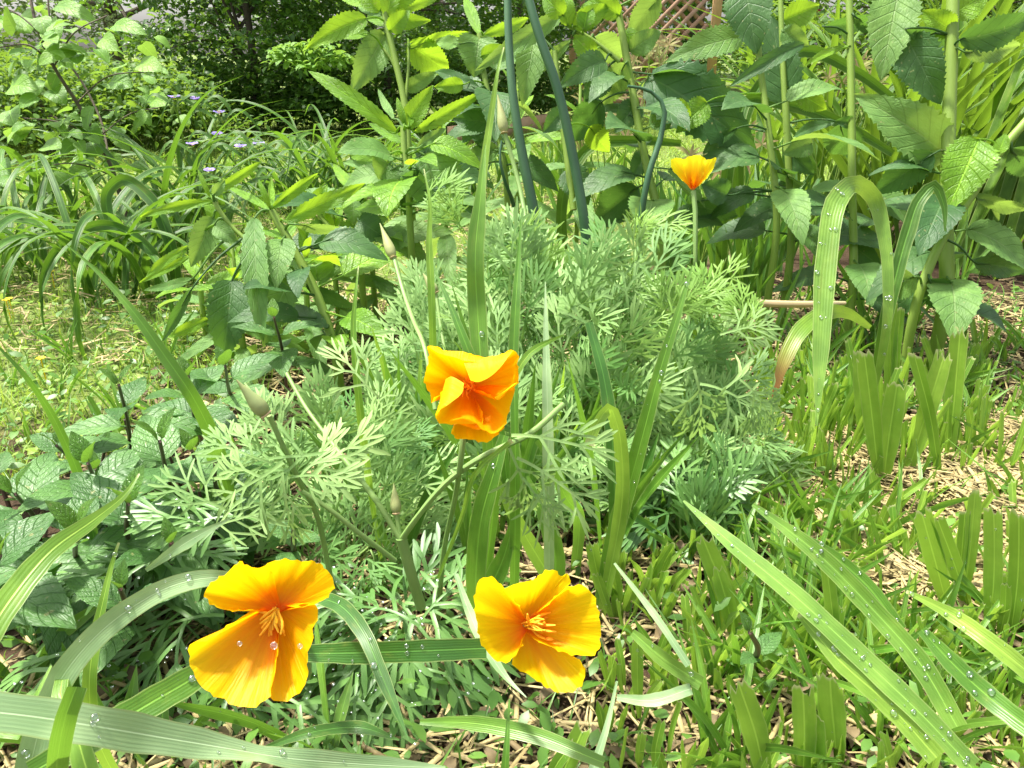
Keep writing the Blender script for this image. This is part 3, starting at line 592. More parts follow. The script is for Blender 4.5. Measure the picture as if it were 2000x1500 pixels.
blade([(842, 560, .86), (838, 470, .86), (840, 400, .86), (828, 330, .87)], [12, 15, 14, 2], 'slim yellow green blade above the slender grey bud', 'cut')
blade([(935, 740, .62), (905, 660, .62), (875, 585, .63), (850, 530, .64)], [20, 27, 24, 4], 'green blade leaning left just above the middle poppy', 'blade')
blade([(1005, 790, .62), (1003, 690, .62), (1007, 600, .62), (1012, 520, .63), (1018, 425, .64)], [20, 24, 20, 20, 2], 'slender upright blade right of the tall broad blade', 'blade', roll=[0, 0, 40, 0, 0])
blade([(1070, 840, .62), (1068, 740, .62), (1066, 640, .63), (1065, 550, .64)], [20, 24, 20, 2], 'narrow upright blade right of the middle poppy', 'blade_pale')
blade([(694, 700, .7), (690, 640, .7), (694, 580, .7), (700, 520, .71)], [10, 16, 15, 2], 'short slim blade left of the feathery mound', 'cut')
blade([(985, 720, .58), (1000, 735, .56), (1035, 690, .56), (1105, 652, .57)], [8, 16, 14, 2], 'curved blade tip curling right from the middle poppy', 'cut', root=False)
blade([(1190, 1080, .74), (1225, 960, .70), (1255, 850, .67), (1290, 720, .65), (1325, 610, .64), (1352, 520, .64)], [24, 38, 36, 28, 20, 3], 'long dewy blade leaning right across the feathery foliage', 'blade', drops=26, dr=.002, roll=15)
blade([(1200, 960, .75), (1195, 850, .74), (1180, 740, .74), (1150, 630, .75)], [22, 26, 26, 16], 'dark blade in the gap at the right of the mound', 'blade_dark')
blade([(1215, 900, .68), (1205, 830, .66), (1190, 798, .65), (1165, 830, .65), (1150, 870, .65)], [26, 30, 30, 28, 20], 'kinked blade folded over beside the long dewy blade', 'cut', roll=15)
blade([(932, 1230, .655), (930, 1110, .62), (942, 1000, .60), (965, 920, .59), (985, 850, .59)], [14, 34, 44, 40, 20], 'broad olive blade below the middle poppy', 'blade', roll=10, drops=5, dr=.0028)
blade([(1075, 1130, .71), (1040, 1070, .69), (1000, 1000, .67), (965, 925, .66)], [34, 34, 26, 10], 'yellow green blade leaning left behind the olive blade', 'cut', roll=-10)
blade([(955, 1160, .69), (985, 1085, .67), (1005, 1010, .66)], [44, 40, 8], 'wide blade stub rising behind the bottom centre poppy', 'blade')
blade([(1085, 1130, .71), (1080, 1060, .69), (1055, 990, .68), (1030, 930, .68)], [40, 42, 30, 6], 'wide green blade arching left above the bottom centre poppy', 'blade')
blade([(1130, 1010, .78), (1100, 960, .72), (1080, 900, .70), (1050, 860, .69)], [24, 26, 24, 14], 'green blade hidden among the fronds right of the middle poppy', 'blade')
blade([(855, 1130, .6), (905, 1000, .58), (925, 930, .57), (1000, 860, .56)], [6, 8, 10, 10], 'thin curving blade beneath the middle poppy', 'cut', root=False)
blade([(1900, 1500, .40), (1800, 1395, .405), (1700, 1300, .415), (1560, 1170, .43), (1430, 1062, .45), (1335, 978, .47)], [42, 44, 42, 40, 34, 4], 'long pale dewy blade flattened diagonally at lower right', 'blade_wet', roll=-15, root=False, drops=80, dr=.0011)
blade([(1870, 1420, .43), (1800, 1300, .44), (1700, 1185, .455), (1590, 1075, .47), (1470, 985, .49)], [40, 42, 40, 34, 8], 'second flattened dewy blade right of the longest diagonal one', 'blade_wet', roll=10, root=False, drops=60, dr=.0011)
blade([(1760, 1230, .5), (1690, 1140, .51), (1620, 1080, .52), (1560, 1040, .53)], [24, 30, 26, 6], 'narrow dark dewy blade above the flattened pair', 'blade', root=False, drops=16, dr=.0014)
blade([(2030, 1330, .45), (1930, 1250, .46), (1850, 1195, .48), (1770, 1155, .49)], [34, 34, 28, 6], 'olive blade slanting in from the right edge', 'cut', root=False, drops=10)
blade([(2020, 1430, .41), (1930, 1360, .43), (1860, 1295, .44), (1800, 1230, .45)], [40, 42, 38, 20], 'grey green dewy blade at the lower right edge', 'blade', root=False, drops=14)
blade([(1830, 1480, .40), (1740, 1380, .41), (1640, 1290, .42), (1560, 1200, .435)], [40, 40, 36, 10], 'yellowing blade under the longest diagonal blade', 'cut', root=False, drops=16)
blade([(1345, 1300, .5), (1285, 1210, .51), (1200, 1100, .53)], [14, 14, 5], 'thin pale stalk leaning left at lower right', 'blade_pale', root=False)
blade([(1370, 1335, .51), (1300, 1290, .52), (1235, 1235, .535)], [30, 36, 16], 'flat bluish blade lying on the straw at lower right', 'blade_wet', root=False, drops=6, roll=30)
blade([(1205, 1362, .52), (1270, 1368, .51), (1350, 1345, .51)], [12, 26, 22], 'short pale blade lying on the straw below the bottom centre poppy', 'blade_pale', root=False)
blade([(820, 1410, .46), (920, 1412, .45), (1030, 1432, .44), (1180, 1490, .42)], [10, 30, 32, 22], 'grey green blade lying along the straw at bottom centre', 'blade', root=False)
blade([(520, 1460, .44), (600, 1432, .44), (690, 1420, .45), (780, 1445, .43)], [10, 22, 24, 3], 'dark low blade above the bottom pale blade', 'blade_dark', root=False, drops=6)
blade([(985, 1520, .42), (990, 1450, .42), (995, 1365, .43)], [24, 28, 3], 'pointed upright blade at bottom centre', 'blade')
blade([(1160, 1500, .44), (1185, 1420, .45), (1205, 1330, .46)], [26, 24, 4], 'ragged pale blade under the bottom centre poppy', 'blade_pale')
blade([(-20, 1420, .36), (30, 1440, .36), (60, 1380, .36), (100, 1300, .37)], [50, 50, 30, 5], 'blue green blade behind the pale blade in the lower left corner', 'blade', roll=30)
blade([(285, 1114, .52), (360, 1062, .51), (450, 1012, .5)], [8, 26, 3], 'dewy blade crossing the mint above the lower left poppy', 'blade_pale', root=False, drops=8, dr=.002)
blade([(178, 1290, .46), (200, 1180, .47), (222, 1090, .48), (232, 1060, .48)], [20, 26, 24, 4], 'olive dewy blade standing between mint leaves', 'cut', drops=6)

# ------------------------------------------------------------------ cut grass tufts (mown, ragged tips)
TUFT_LABEL = 'tuft of mown broad grass with ragged cut tips standing in straw'
def tuft(base, n, h, w=(.004, .010), spread=.35, mat='cut', label=TUFT_LABEL, grp='mown grass tufts in the straw', cut=.6, jit=.012):
    b = MB(); base = np.asarray(base, float)
    for i in range(n):
        az = U(0, 2 * math.pi); hh = h * U(.55, 1.05); ln = U(.05, spread); p0 = base + A(U(-jit, jit), U(-jit, jit), -.01)
        d = A(math.cos(az) * ln, math.sin(az) * ln, 1); mid = p0 + d * hh * .5; e = p0 + d * hh + A(math.cos(az), math.sin(az), -.2) * hh * ln * .3
        ww = U(*w); c = rng.random() < cut
        ribbon(b, [p0, mid, e], [ww * .45, ww * .9, ww, ww * .95 if c else ww * .05], roll=U(-50, 50), nu=5, n=10, jag=c, fold=U(.1, .4), drops=2 if rng.random() < .5 else 0, dr=.0012, facing=nz(A(U(-.4, .4), -1, .3)))
    return tag(b.build('grass_tuft', M[mat]), label, 'grass tuft', grp, 'thing')
def pblades(items, label, mat='cut', base=None, grp='mown grass tufts in the straw'):
    b = MB()
    for (x0, y0, x1, y1, w, dd) in items:
        p0 = G(x0, y0); D0 = depth(p0); p1 = L(x1, y1, D0 - dd)
        ribbon(b, [p0 - A(0, 0, .01), p0 + (p1 - p0) * .5 + A(U(-.003, .003), 0, 0), p1], [w * .3 * D0 / F, w * .7 * D0 / F, w * .95 * D0 / F, w * .95 * D0 / F, w * .85 * D0 / F], roll=U(-20, 20), nu=9, n=14, jag=True, fold=U(.15, .35), drops=3, dr=.0013)
    return tag(b.build('grass_tuft', M[mat]), label, 'grass tuft', grp, 'thing')
pblades([(1722, 945, 1688, 690, 34, .06), (1726, 945, 1752, 748, 40, .05), (1735, 935, 1690, 750, 22, .02)], 'V shaped pair of wide cut blades rising from straw at right')
pblades([(1770, 930, 1845, 690, 36, .06), (1840, 940, 1785, 690, 24, .05)], 'crossing cut blades just right of the V shaped pair')
pblades([(1855, 900, 1875, 645, 34, .06), (1862, 900, 1860, 720, 28, .03)], 'tall straight cut blade right of the crossing pair')
pblades([(1738, 830, 1740, 580, 26, .05), (1745, 830, 1760, 600, 16, .05)], 'upright cut blade under the small heart shaped leaves')
pblades([(1690, 880, 1678, 690, 26, .04), (1700, 880, 1655, 660, 14, .02)], 'ragged cut blades left of the V shaped pair')
pblades([(1500, 1520, 1445, 1340, 50, .03)], 'wide ragged cut blade at the bottom, leftmost of three')
pblades([(1570, 1520, 1568, 1345, 46, .03), (1590, 1520, 1590, 1400, 40, .02)], 'wide ragged cut blade at the bottom, middle of three')
pblades([(1640, 1500, 1620, 1325, 52, .03)], 'wide ragged cut blade at the bottom, rightmost of three')
pblades([(1640, 1320, 1612, 1085, 26, .04), (1625, 1310, 1640, 1180, 30, .03), (1615, 1310, 1575, 1180, 14, .02)], 'upright cut blades piercing the flattened diagonal blades')
pblades([(1460, 1235, 1372, 1050, 40, .03), (1440, 1250, 1400, 1110, 34, .02), (1430, 1230, 1390, 1130, 26, .02)], 'ragged cut clump left of the flattened diagonal blades')
pblades([(1860, 1190, 1800, 1000, 38, .05), (1905, 1200, 1830, 1010, 30, .04), (1880, 1190, 1905, 960, 26, .04), (1870, 1190, 1885, 1000, 22, .03)], 'fan of tall blades on bright straw near the right edge')
pblades([(1935, 1240, 1940, 990, 36, .05), (1975, 1250, 1990, 1000, 34, .05), (1950, 1250, 1965, 1140, 20, .03)], 'paired upright blades at the right edge')
pblades([(1190, 1180, 1155, 1062, 28, .03), (1205, 1190, 1190, 1100, 30, .02), (1215, 1190, 1240, 1130, 24, .02), (1200, 1200, 1165, 1120, 18, .02)], 'ragged cut clump right of the bottom centre poppy')
pblades([(1250, 1385, 1245, 1245, 24, .02), (1262, 1385, 1290, 1330, 16, .01)], 'short cut shoot right of the bottom centre poppy petals')
pblades([(1370, 1340, 1350, 1225, 20, .02), (1372, 1340, 1355, 1260, 14, .02)], 'short pale cut shoot on straw at lower right')
pblades([(1075, 1540, 1140, 1420, 40, .02), (1065, 1540, 1120, 1450, 26, .02)], 'flattened striped cut shoot at bottom centre')
for _ in range(60):
    px, py = U(1470, 2060), U(690, 930); tuft(G(px, py), int(rng.integers(4, 8)), U(.06, .12))
for _ in range(62):
    px, py = U(1270, 2060), U(960, 1330)
    if 1660 < px and py < 1160 and rng.random() < .4: continue
    tuft(G(px, py), int(rng.integers(3, 8)), U(.04, .085), w=(.005, .010), spread=.55)
for _ in range(26):
    px, py = U(1180, 2050), U(1280, 1560); tuft(G(px, py), int(rng.integers(3, 5)), U(.03, .05), w=(.006, .009))
for _ in range(16):
    px, py = U(1420, 1900), U(560, 720); tuft(G(px, py), int(rng.integers(4, 8)), U(.12, .22), mat='blade', label='tuft of long narrow grass under the tall stalks', grp='grass tufts under the tall stalks', cut=.1, spread=.6)
for _ in range(12):
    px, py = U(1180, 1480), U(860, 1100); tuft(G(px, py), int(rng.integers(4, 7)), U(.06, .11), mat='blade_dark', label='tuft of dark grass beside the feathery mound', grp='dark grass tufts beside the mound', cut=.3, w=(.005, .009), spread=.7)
for _ in range(14):
    px, py = U(0, 480), U(700, 900); tuft(G(px, py), int(rng.integers(5, 9)), U(.05, .11), w=(.004, .007), mat='blade', label='tuft of fine grass at the edge of the lawn behind the mint', grp='grass tufts behind the mint', cut=.1, spread=.7)
for (px, py) in [(40, 1330), (130, 1460), (240, 1480), (20, 1460), (330, 1500), (190, 1370), (620, 1480), (90, 1240)]:
    tuft(G(px, py), 4, U(.06, .10), w=(.008, .013), mat='blade', label='low tuft of broad grass in the lower left corner', grp='broad grass tufts at lower left', cut=.1, spread=.9)

b = MB()
for _ in range(150):
    px, py = U(1400, 2080), U(640, 1480); g = G(px, py); k = int(rng.integers(4, 8))
    if 1640 < px and 890 < py < 1150 and rng.random() < .6: continue
    for _k in range(k):
        az = U(0, 6.28); hh = U(.03, .10); ln = U(.1, 1.0); p0 = g + A(U(-.012, .012), U(-.012, .012), -.01); d = A(math.cos(az) * ln, math.sin(az) * ln, 1)
        ww = U(.004, .008); ribbon(b, [p0, p0 + d * hh * .5, p0 + d * hh + A(math.cos(az), math.sin(az), -.3) * hh * ln * .3], [ww * .5, ww, ww * .8, ww * .05], roll=U(-50, 50), nu=5, n=10, fold=U(.1, .4), facing=nz(A(U(-.4, .4), -1, .3)))
tag(b.build('uncut_grass', M['blade']), 'leaning uncut grass mixed among the mown tufts', 'grass', kind='stuff')
for _ in range(26):
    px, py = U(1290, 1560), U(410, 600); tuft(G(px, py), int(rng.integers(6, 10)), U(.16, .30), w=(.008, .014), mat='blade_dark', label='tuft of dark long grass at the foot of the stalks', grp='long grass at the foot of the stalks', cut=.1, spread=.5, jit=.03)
for _ in range(18):
    px, py = U(620, 1250), U(330, 470); tuft(G(px, py), int(rng.integers(6, 10)), U(.15, .28), w=(.010, .018), mat='strap', label='tuft of dark long grass behind the feathery mound', grp='long grass behind the mound', cut=.0, spread=.7, jit=.05)

for _ in range(22):
    px, py = U(760, 1420), U(800, 1120); tuft(G(px, py), int(rng.integers(3, 6)), U(.14, .28), w=(.007, .013), mat=('blade', 'blade_dark', 'cut')[_ % 3], label='tuft of long upright grass growing through the feathery mound', grp='grass growing through the feathery mound', cut=.0, spread=.4)

b = MB()
for _ in range(820):
    px, py = U(1150, 2100), U(640, 1560)
    if py < 1000 and px < 1420 or (px < 1450 and py > 1210 and rng.random() < .65): continue
    if 1650 < px and 880 < py < 1150 and rng.random() < .6: continue
    g = G(px, py); hh = U(.02, .06); p0 = g + A(0, 0, -.008); d = nz(A(rng.normal(0, .3), rng.normal(0, .25), 1)); ww = U(.0035, .0085); j = rng.random() < .7
    ribbon(b, [p0, p0 + d * hh * .5, p0 + d * hh + A(U(-.1, .1), U(-.1, .1), 0) * hh], [ww * .4, ww * .9, ww, ww * .9 if j else ww * .05], roll=U(-60, 60), nu=5, n=9, jag=j, fold=U(.15, .5), facing=nz(A(U(-.5, .5), -1, .3)))
tag(b.build('grass_stubble', M['cut']), 'short ragged stubble of mown grass poking through the straw', 'grass', kind='stuff')

# ------------------------------------------------------------------ mint
def mint(label, base, top, nodes, size, grp='mint sprigs', young=.3, turn=None):
    size *= 1.32
    th = Thing('mint_plant', label, 'mint', base, grp); base = np.asarray(base, float); top = np.asarray(top, float)
    mid = (base + top) / 2 + A(U(-.01, .01), U(-.01, .01), .01); P = crom([base, mid, top], 24)
    b = MB(); tube(b, [base, mid, top], [.0026, .0024, .0015], k=8); th.part(b, 'stem', M['mint_stem'])
    a0 = U(0, 3.1) if turn is None else turn
    for i in range(nodes):
        t = 1 - .62 * (i / max(1, nodes - 1)) ** .85; p = P[int(t * 23)]
        k = min(1.0, .30 + .40 * i); el = .92 if i == 0 else .72 - .32 * min(i, 3)
        for h in (0, math.pi):
            a = a0 + i * 1.57 + h + U(-.25, .25); d = A(math.cos(a) * math.cos(el), math.sin(a) * math.cos(el), math.sin(el) + U(-.1, .1)); l = size * k * U(.85, 1.12)
            st = p + nz(d) * l * .1; e = st + nz(d) * l - A(0, 0, l * .12 * i)
            b = MB(); leaf(b, st, e, l * U(.5, .6), nz(A(0, 0, 1) - nz(d) * d[2] + A(0, -.15, 0)), bend=.07, fold=.22, prof='ovate', serr=11, samp=.05, nu=9, petiole=l * .1, wav=.05, quilt=.03)
            th.part(b, 'leaf', M['mint_y'] if i == 0 else M['mint'])
    return th
mint('tallest mint sprig with purple stem and bright young tip at centre of the mint patch', G(400, 1060), L(312, 862, .62), 5, .074, young=.4, turn=.5)
mint('mint sprig with rounded pale leaf top beside the lawn', G(255, 930), L(232, 752, .78), 4, .066)
mint('mint sprig with purple tinged tip left of the tallest mint', G(215, 1060), L(172, 905, .66), 4, .068)
mint('mint sprig at the left edge with long dark leaves', G(80, 1090), L(30, 965, .66), 4, .075)
mint('mint sprig behind the slender tan bud', G(480, 830), L(440, 715, .8), 4, .062)
mint('mint sprig behind the long lone blade', G(400, 880), L(368, 735, .78), 4, .06)
mint('mint sprig low at left above the arching blade', G(170, 1170), L(150, 1035, .56), 4, .066)
mint('mint sprig in front of the tallest one with broad lower leaves', G(300, 1120), L(250, 985, .58), 4, .07)
mint('mint sprig at the left edge below the others', G(20, 1220), L(0, 1085, .54), 4, .062)
mint('mint sprig shaded under the feathery foliage at left', G(470, 1010), L(420, 905, .66), 4, .06)
mint('small mint sprig among low leaves above the lower left poppy', G(360, 1150), L(335, 1060, .58), 3, .05)
mint('mint sprig at the back edge of the patch near the lawn', G(160, 960), L(110, 870, .76), 4, .055)
mint('mint sprig just right of the tallest one', G(430, 1000), L(375, 880, .7), 4, .058)
mint('shaded mint sprig behind the lower left poppy', G(250, 1240), L(235, 1150, .5), 3, .05)
for _ in range(16):
    px, py = U(-20, 470), U(930, 1230); g = G(px, py); mint('low mint sprig in the shade under the taller mint', g, g + A(U(-.02, .02), U(-.03, .01), U(.05, .11)), 3, U(.042, .055), grp='low mint sprigs under the taller ones')
th = mint('small bright green herb rosette above the lower left poppy', G(572, 1100), L(573, 1035, .58), 3, .034, grp='herb seedlings')
mint('small round leaved seedling in straw at lower right', G(1465, 1300), L(1465, 1235, .5), 2, .034, grp='herb seedlings')
mint('mint sprig with dark stem behind the left broad leaved plant', G(560, 760), L(535, 620, 1.0), 4, .06)

# ------------------------------------------------------------------ broad leaved tall plants
def bigplant(label, stems, leaves, D, name='broadleaf_plant', grp='tall broad leaved plants', fill=0, frange=(.08, .6), fmat='bbg', fs=1.0):
    """stems: ([(px,py[,D])], width px); leaves: (x0,y0,x1,y1,width px, material, roll deg, bend, dD tip)"""
    p = stems[0][0][0]; th = Thing(name, label, 'plant', drop(L(p[0], p[1], p[2] if len(p) > 2 else D)), grp)
    for pts, w in stems:
        P = [L(q[0], q[1], q[2] if len(q) > 2 else D) for q in pts]
        if pts is stems[0][0]: P = [drop(P[0])] + P
        b = MB(); tube(b, P, np.linspace(1, .8, 4) * w * D / F / 2, k=10); th.part(b, 'stem', M['stalk'])
    for lf in leaves:
        x0, y0, x1, y1, w, m, roll, bend, dd = (list(lf) + [0, .1, 0])[:9] if len(lf) < 9 else lf
        j = U(-.03, .03); a, e = L(x0, y0, D + j), L(x1, y1, D + dd + j)
        d = nz(e - a); c = nz(CAM - (a + e) / 2); s_ = nz(np.cross(d, c)); n = nz(np.cross(s_, d)) * math.cos(R(roll)) + s_ * math.sin(R(roll))
        ln = np.linalg.norm(e - a); ww = w * D / F / max(.35, math.cos(R(roll)))
        pr = 'ovate' if ww > ln * .32 else 'lance'
        b = MB(); leaf(b, a, e, ww, n, bend=bend + U(-.04, .08), fold=U(.22, .42), prof=pr, serr=17, samp=.11, nu=9, wav=U(.05, .13), petiole=0, quilt=.010)
        # petiole back to the nearest stem point
        S = np.concatenate([crom([L(q[0], q[1], q[2] if len(q) > 2 else D) for q in pts], 20) for pts, _ in stems])
        k = np.argmin(np.linalg.norm(S - a, axis=1)); 
        if np.linalg.norm(S[k] - a) < .16: tube(b, [S[k], (S[k] + a) / 2 + A(0, 0, .006), a, a + d * ln * .3], [.0022, .0018, .0014, .0006], n=12, k=5, r=.8)
        th.part(b, 'leaf', M['big_' + m])
    for i in range(fill):
        S = crom([L(q[0], q[1], q[2] if len(q) > 2 else D) for q in stems[0][0]], 40); p = S[int(39 * (frange[0] + (frange[1] - frange[0]) * (i + .5) / fill))]
        a = i * 2.4 + U(-.4, .4); d = nz(A(math.cos(a), math.sin(a), U(-.1, .5))); ln = U(.09, .15) * fs; st = p + d * U(.02, .05)
        b = MB(); tube(b, [p, (p + st) / 2, st + d * ln * .2], [.002, .0016, .0008], n=8, k=5, r=.8)
        leaf(b, st, st + nz(d - A(0, 0, U(.1, .9))) * ln, ln * U(.4, .6), nz(A(0, -.5, 1) + rng.normal(0, .2, 3)), bend=.12, fold=.2, serr=14, samp=.07, nu=9, quilt=.01)
        th.part(b, 'leaf', M['big_' + fmat[i % len(fmat)]])
    return th
bigplant('leafy plant with bright shoot tip left of the feathery mound', [([(655, 690), (625, 590), (570, 480), (530, 412)], 20), ([(560, 520), (450, 440), (418, 395)], 10)], [
  (532, 413, 437, 362, 20, 'y', 30), (532, 405, 622, 338, 32, 'y', 20), (556, 432, 714, 358, 46, 'y', 0, .06), (498, 425, 515, 668, 64, 'g', 10, .08, -.06), (575, 438, 692, 446, 26, 'g', 40), (612, 485, 665, 458, 44, 'b', 0),
  (576, 535, 516, 678, 62, 'g', 15, .12), (453, 548, 436, 706, 78, 'b', 0, .08), (414, 620, 328, 658, 32, 'y', 0), (374, 565, 316, 668, 30, 'b', 20), (372, 500, 272, 552, 22, 'y', 20), (375, 545, 280, 567, 26, 'g', 20),
  (528, 408, 505, 350, 16, 'y'), (530, 408, 530, 345, 18, 'y', 30), (416, 392, 274, 424, 26, 'y', 10, .1), (414, 378, 512, 314, 26, 'y', 20), (417, 425, 372, 522, 52, 'g', 0, .1), (370, 480, 284, 542, 26, 'y', 20), (410, 385, 386, 330, 14, 'y'), (418, 380, 440, 350, 20, 'g'),
  (640, 640, 560, 600, 44, 'b', 20), (600, 560, 690, 600, 40, 'b', 10), (420, 440, 470, 480, 34, 'g'), (430, 440, 400, 390, 26, 'y')], 1.15, fill=16, frange=(.0, .85), fmat='gby', fs=.72)
bigplant('bushy leafy plant low between the lawn and the feathery mound', [([(705, 520), (700, 440), (690, 370)], 14), ([(690, 480), (640, 440), (610, 400)], 10)], [
  (690, 372, 650, 320, 30, 'y', 10), (692, 370, 740, 330, 32, 'y', 10), (610, 402, 570, 370, 30, 'y'), (610, 400, 640, 360, 26, 'y'), (690, 380, 690, 440, 44, 'g'), (640, 440, 600, 480, 50, 'b'), (700, 430, 760, 470, 56, 'b'), (700, 440, 650, 500, 56, 'g')], 1.45, fill=12, frange=(.1, .9), fmat='gbg')
bigplant('yellow green shoot with long pointed leaves in front of the dark hedge', [([(800, 420), (796, 350), (790, 300), (788, 250)], 16)], [
  (775, 258, 602, 138, 46, 'y', 10, .1), (789, 250, 846, 166, 42, 'y', 0, -.05), (808, 258, 942, 180, 40, 'y', 20), (768, 232, 738, 174, 22, 'g', 20), (765, 300, 682, 302, 38, 'y', 0), (768, 330, 668, 316, 30, 'g', 20), (828, 302, 872, 425, 120, 'g', 0, .06), (792, 250, 775, 190, 20, 'y'), (795, 248, 808, 196, 24, 'y', 30),
  (812, 290, 870, 250, 30, 'g', 10), (790, 280, 720, 240, 26, 'y', 10), (775, 340, 752, 410, 50, 'g', 0), (760, 320, 740, 350, 60, 'g'), (815, 330, 790, 420, 56, 'b', 0)], 1.3, fill=14, frange=(.0, .7), fmat='gyb', fs=.85)
bigplant('tall plant with pale serrated leaves against the dark hedge', [([(800, 330), (790, 200), (770, 110), (752, 30), (745, -60)], 15), ([(786, 170), (760, 110), (748, 95)], 7), ([(793, 190), (798, 120), (798, 80)], 6)], [
  (716, 36, 598, 96, 42, 'y', 15, .1), (752, 68, 684, 184, 62, 'g', 0, .08), (722, 66, 660, 70, 26, 'y', 20), (796, 84, 878, 142, 64, 'y', 0), (798, 90, 916, 62, 32, 'y', 20), (755, 32, 772, -50, 34, 'y'), (742, 22, 690, -30, 34, 'y'), (768, 22, 862, -14, 34, 'y', 10), (760, 42, 842, 40, 32, 'y'), (745, 30, 700, 10, 30, 'g', 10),
  (760, 60, 800, 20, 34, 'y'), (792, 175, 856, 140, 30, 'g'), (740, 10, 660, -10, 40, 'y', 10), (765, 10, 830, -40, 40, 'y'), (758, 50, 720, 30, 36, 'y', 15)], 1.6)
bigplant('leafy stem with a drooping toothed leaf left of the onion stalks', [([(985, 330), (968, 240), (948, 160), (936, 66)], 13)], [
  (936, 68, 907, -4, 32, 'y', 10), (943, 68, 1032, 36, 36, 'y', 10), (936, 72, 926, 152, 78, 'g', 0, .08), (900, 85, 850, 80, 36, 'g', 10), (950, 204, 903, 278, 58, 'b', 0), (936, 172, 850, 138, 34, 'b', 10), (905, 165, 848, 170, 30, 'y'), (936, 330, 872, 342, 30, 'g', 10), (960, 240, 880, 230, 40, 'b'), (968, 250, 1010, 200, 34, 'g'), (975, 290, 900, 320, 40, 'g', 20), (940, 110, 990, 90, 30, 'y')], 1.5, fill=12, frange=(.0, .7))
bigplant('tall stem with many mid green leaves right of the onion stalks', [([(1290, 440), (1262, 320), (1232, 160), (1202, -10)], 17), ([(1210, 120), (1160, 80), (1110, 50)], 9), ([(1120, 410), (1100, 250), (1083, 100)], 13)], [
  (1100, 26, 927, 138, 50, 'g', 0, .06, -.1), (1045, 70, 1020, 208, 60, 'g', 0, .05), (1116, 78, 1042, 149, 34, 'g', 10), (1160, 72, 1215, 112, 56, 'g', 0), (1182, 118, 1090, 172, 52, 'b', 10, .22), (1223, 122, 1173, 212, 52, 'g', 0), (1176, 198, 1112, 278, 64, 'b', 0), (1150, 248, 1190, 298, 50, 'y', 0), (1286, -8, 1224, 78, 50, 'g', 0), (1246, 366, 1163, 432, 74, 'b', 0),
  (1110, 50, 1100, -20, 34, 'y'), (1120, 52, 1190, 10, 40, 'y'), (1140, 60, 1150, 0, 34, 'y'), (1210, 30, 1150, -10, 40, 'y'), (1100, 30, 1060, -10, 40, 'y'), (1230, 100, 1290, 60, 44, 'g'), (1160, 110, 1120, 70, 40, 'y'), (1180, 150, 1140, 200, 50, 'b'), (1245, 200, 1200, 260, 50, 'b'), (1100, 220, 1060, 260, 40, 'b'), (1110, 330, 1150, 400, 60, 'b'), (1265, 300, 1230, 350, 44, 'b'), (1220, 60, 1258, 100, 30, 'y')], 1.4, fill=14, frange=(.0, .7))
bigplant('stalk carrying the very large drooping dark leaf over the upright yellow poppy', [([(1517, 420), (1500, 250), (1482, 105), (1470, -30)], 15)], [
  (1268, 150, 1476, 300, 122, 'b', -15, .16), (1455, -30, 1478, 106, 88, 'b', 0, .05), (1570, 86, 1424, 170, 40, 'b', 10, .1), (1450, 72, 1298, 122, 56, 'g', 20, .08), (1310, 210, 1350, 228, 44, 'y'), (1330, 220, 1400, 250, 50, 'b', 0), (1440, 250, 1372, 300, 34, 'b', 20), (1350, 400, 1440, 420, 60, 'b', 20), (1380, 200, 1320, 260, 50, 'y'), (1420, 380, 1370, 360, 50, 'b')], 1.38, fill=9, frange=(.0, .5))
bigplant('stalk with a dark upright leaf seen from behind', [([(1545, 480), (1540, 320), (1534, 196)], 16), ([(1536, 260), (1528, 100), (1524, -20)], 12)], [
  (1534, 204, 1507, 30, 78, 'b', 0, -.05), (1562, 182, 1614, 214, 44, 'y'), (1586, 280, 1528, 302, 40, 'g'), (1632, 238, 1549, 268, 30, 'b', 30), (1540, 300, 1590, 340, 40, 'b'), (1530, 40, 1600, 10, 50, 'y'), (1528, 60, 1580, 90, 40, 'g')], 1.45, fill=8, frange=(.0, .5))
bigplant('slim bare stalk with a small bent leaf between the two thick stalks', [([(1662, 600), (1664, 350), (1662, 150), (1658, -30)], 17)], [
  (1645, 240, 1647, 304, 74, 'b', 0), (1608, 52, 1712, 34, 44, 'b', 30), (1668, 240, 1630, 236, 24, 'b'), (1658, 90, 1570, 130, 20, 'y', 30), (1668, 30, 1720, 60, 40, 'b', 20), (1658, 400, 1600, 430, 44, 'b', 20), (1665, 480, 1720, 520, 40, 'b')], 1.42, fill=6, frange=(.0, .4))
bigplant('thickest stalk at right with big leaves hanging on both sides', [([(1845, 600), (1848, 400), (1853, 252), (1862, -30)], 30)], [
  (1756, -20, 1720, 158, 92, 'g', 0, .08), (1772, 74, 1838, 204, 84, 'b', 0, .05), (1874, 78, 2016, 26, 56, 'b', 20, .12), (1768, 56, 1880, 82, 40, 'b', 20), (1852, 306, 1668, 184, 94, 'g', 10, .1), (1824, 300, 1704, 380, 62, 'b', 0), (1860, 60, 1800, 20, 50, 'y'), (1880, 100, 1990, 90, 60, 'g', 20), (1860, 30, 1930, -20, 60, 'y'), (1840, 430, 1780, 480, 40, 'b', 20)], 1.3, fill=10, frange=(.0, .45))
bigplant('leaning yellow green stalk with one folded bright leaf near the right edge', [([(1800, 560), (1850, 450), (1900, 378), (1950, 300), (2010, 230)], 20)], [
  (1912, 272, 1848, 416, 92, 'y', 0, .1), (1975, 290, 2020, 330, 60, 'b', 10), (1905, 380, 2010, 410, 40, 'g', 30), (1950, 300, 1965, 260, 26, 'y'), (1790, 540, 1728, 562, 66, 'g', 0), (1815, 545, 1852, 600, 60, 'b', 0), (1900, 510, 2010, 530, 60, 'b', 10)], 1.25)

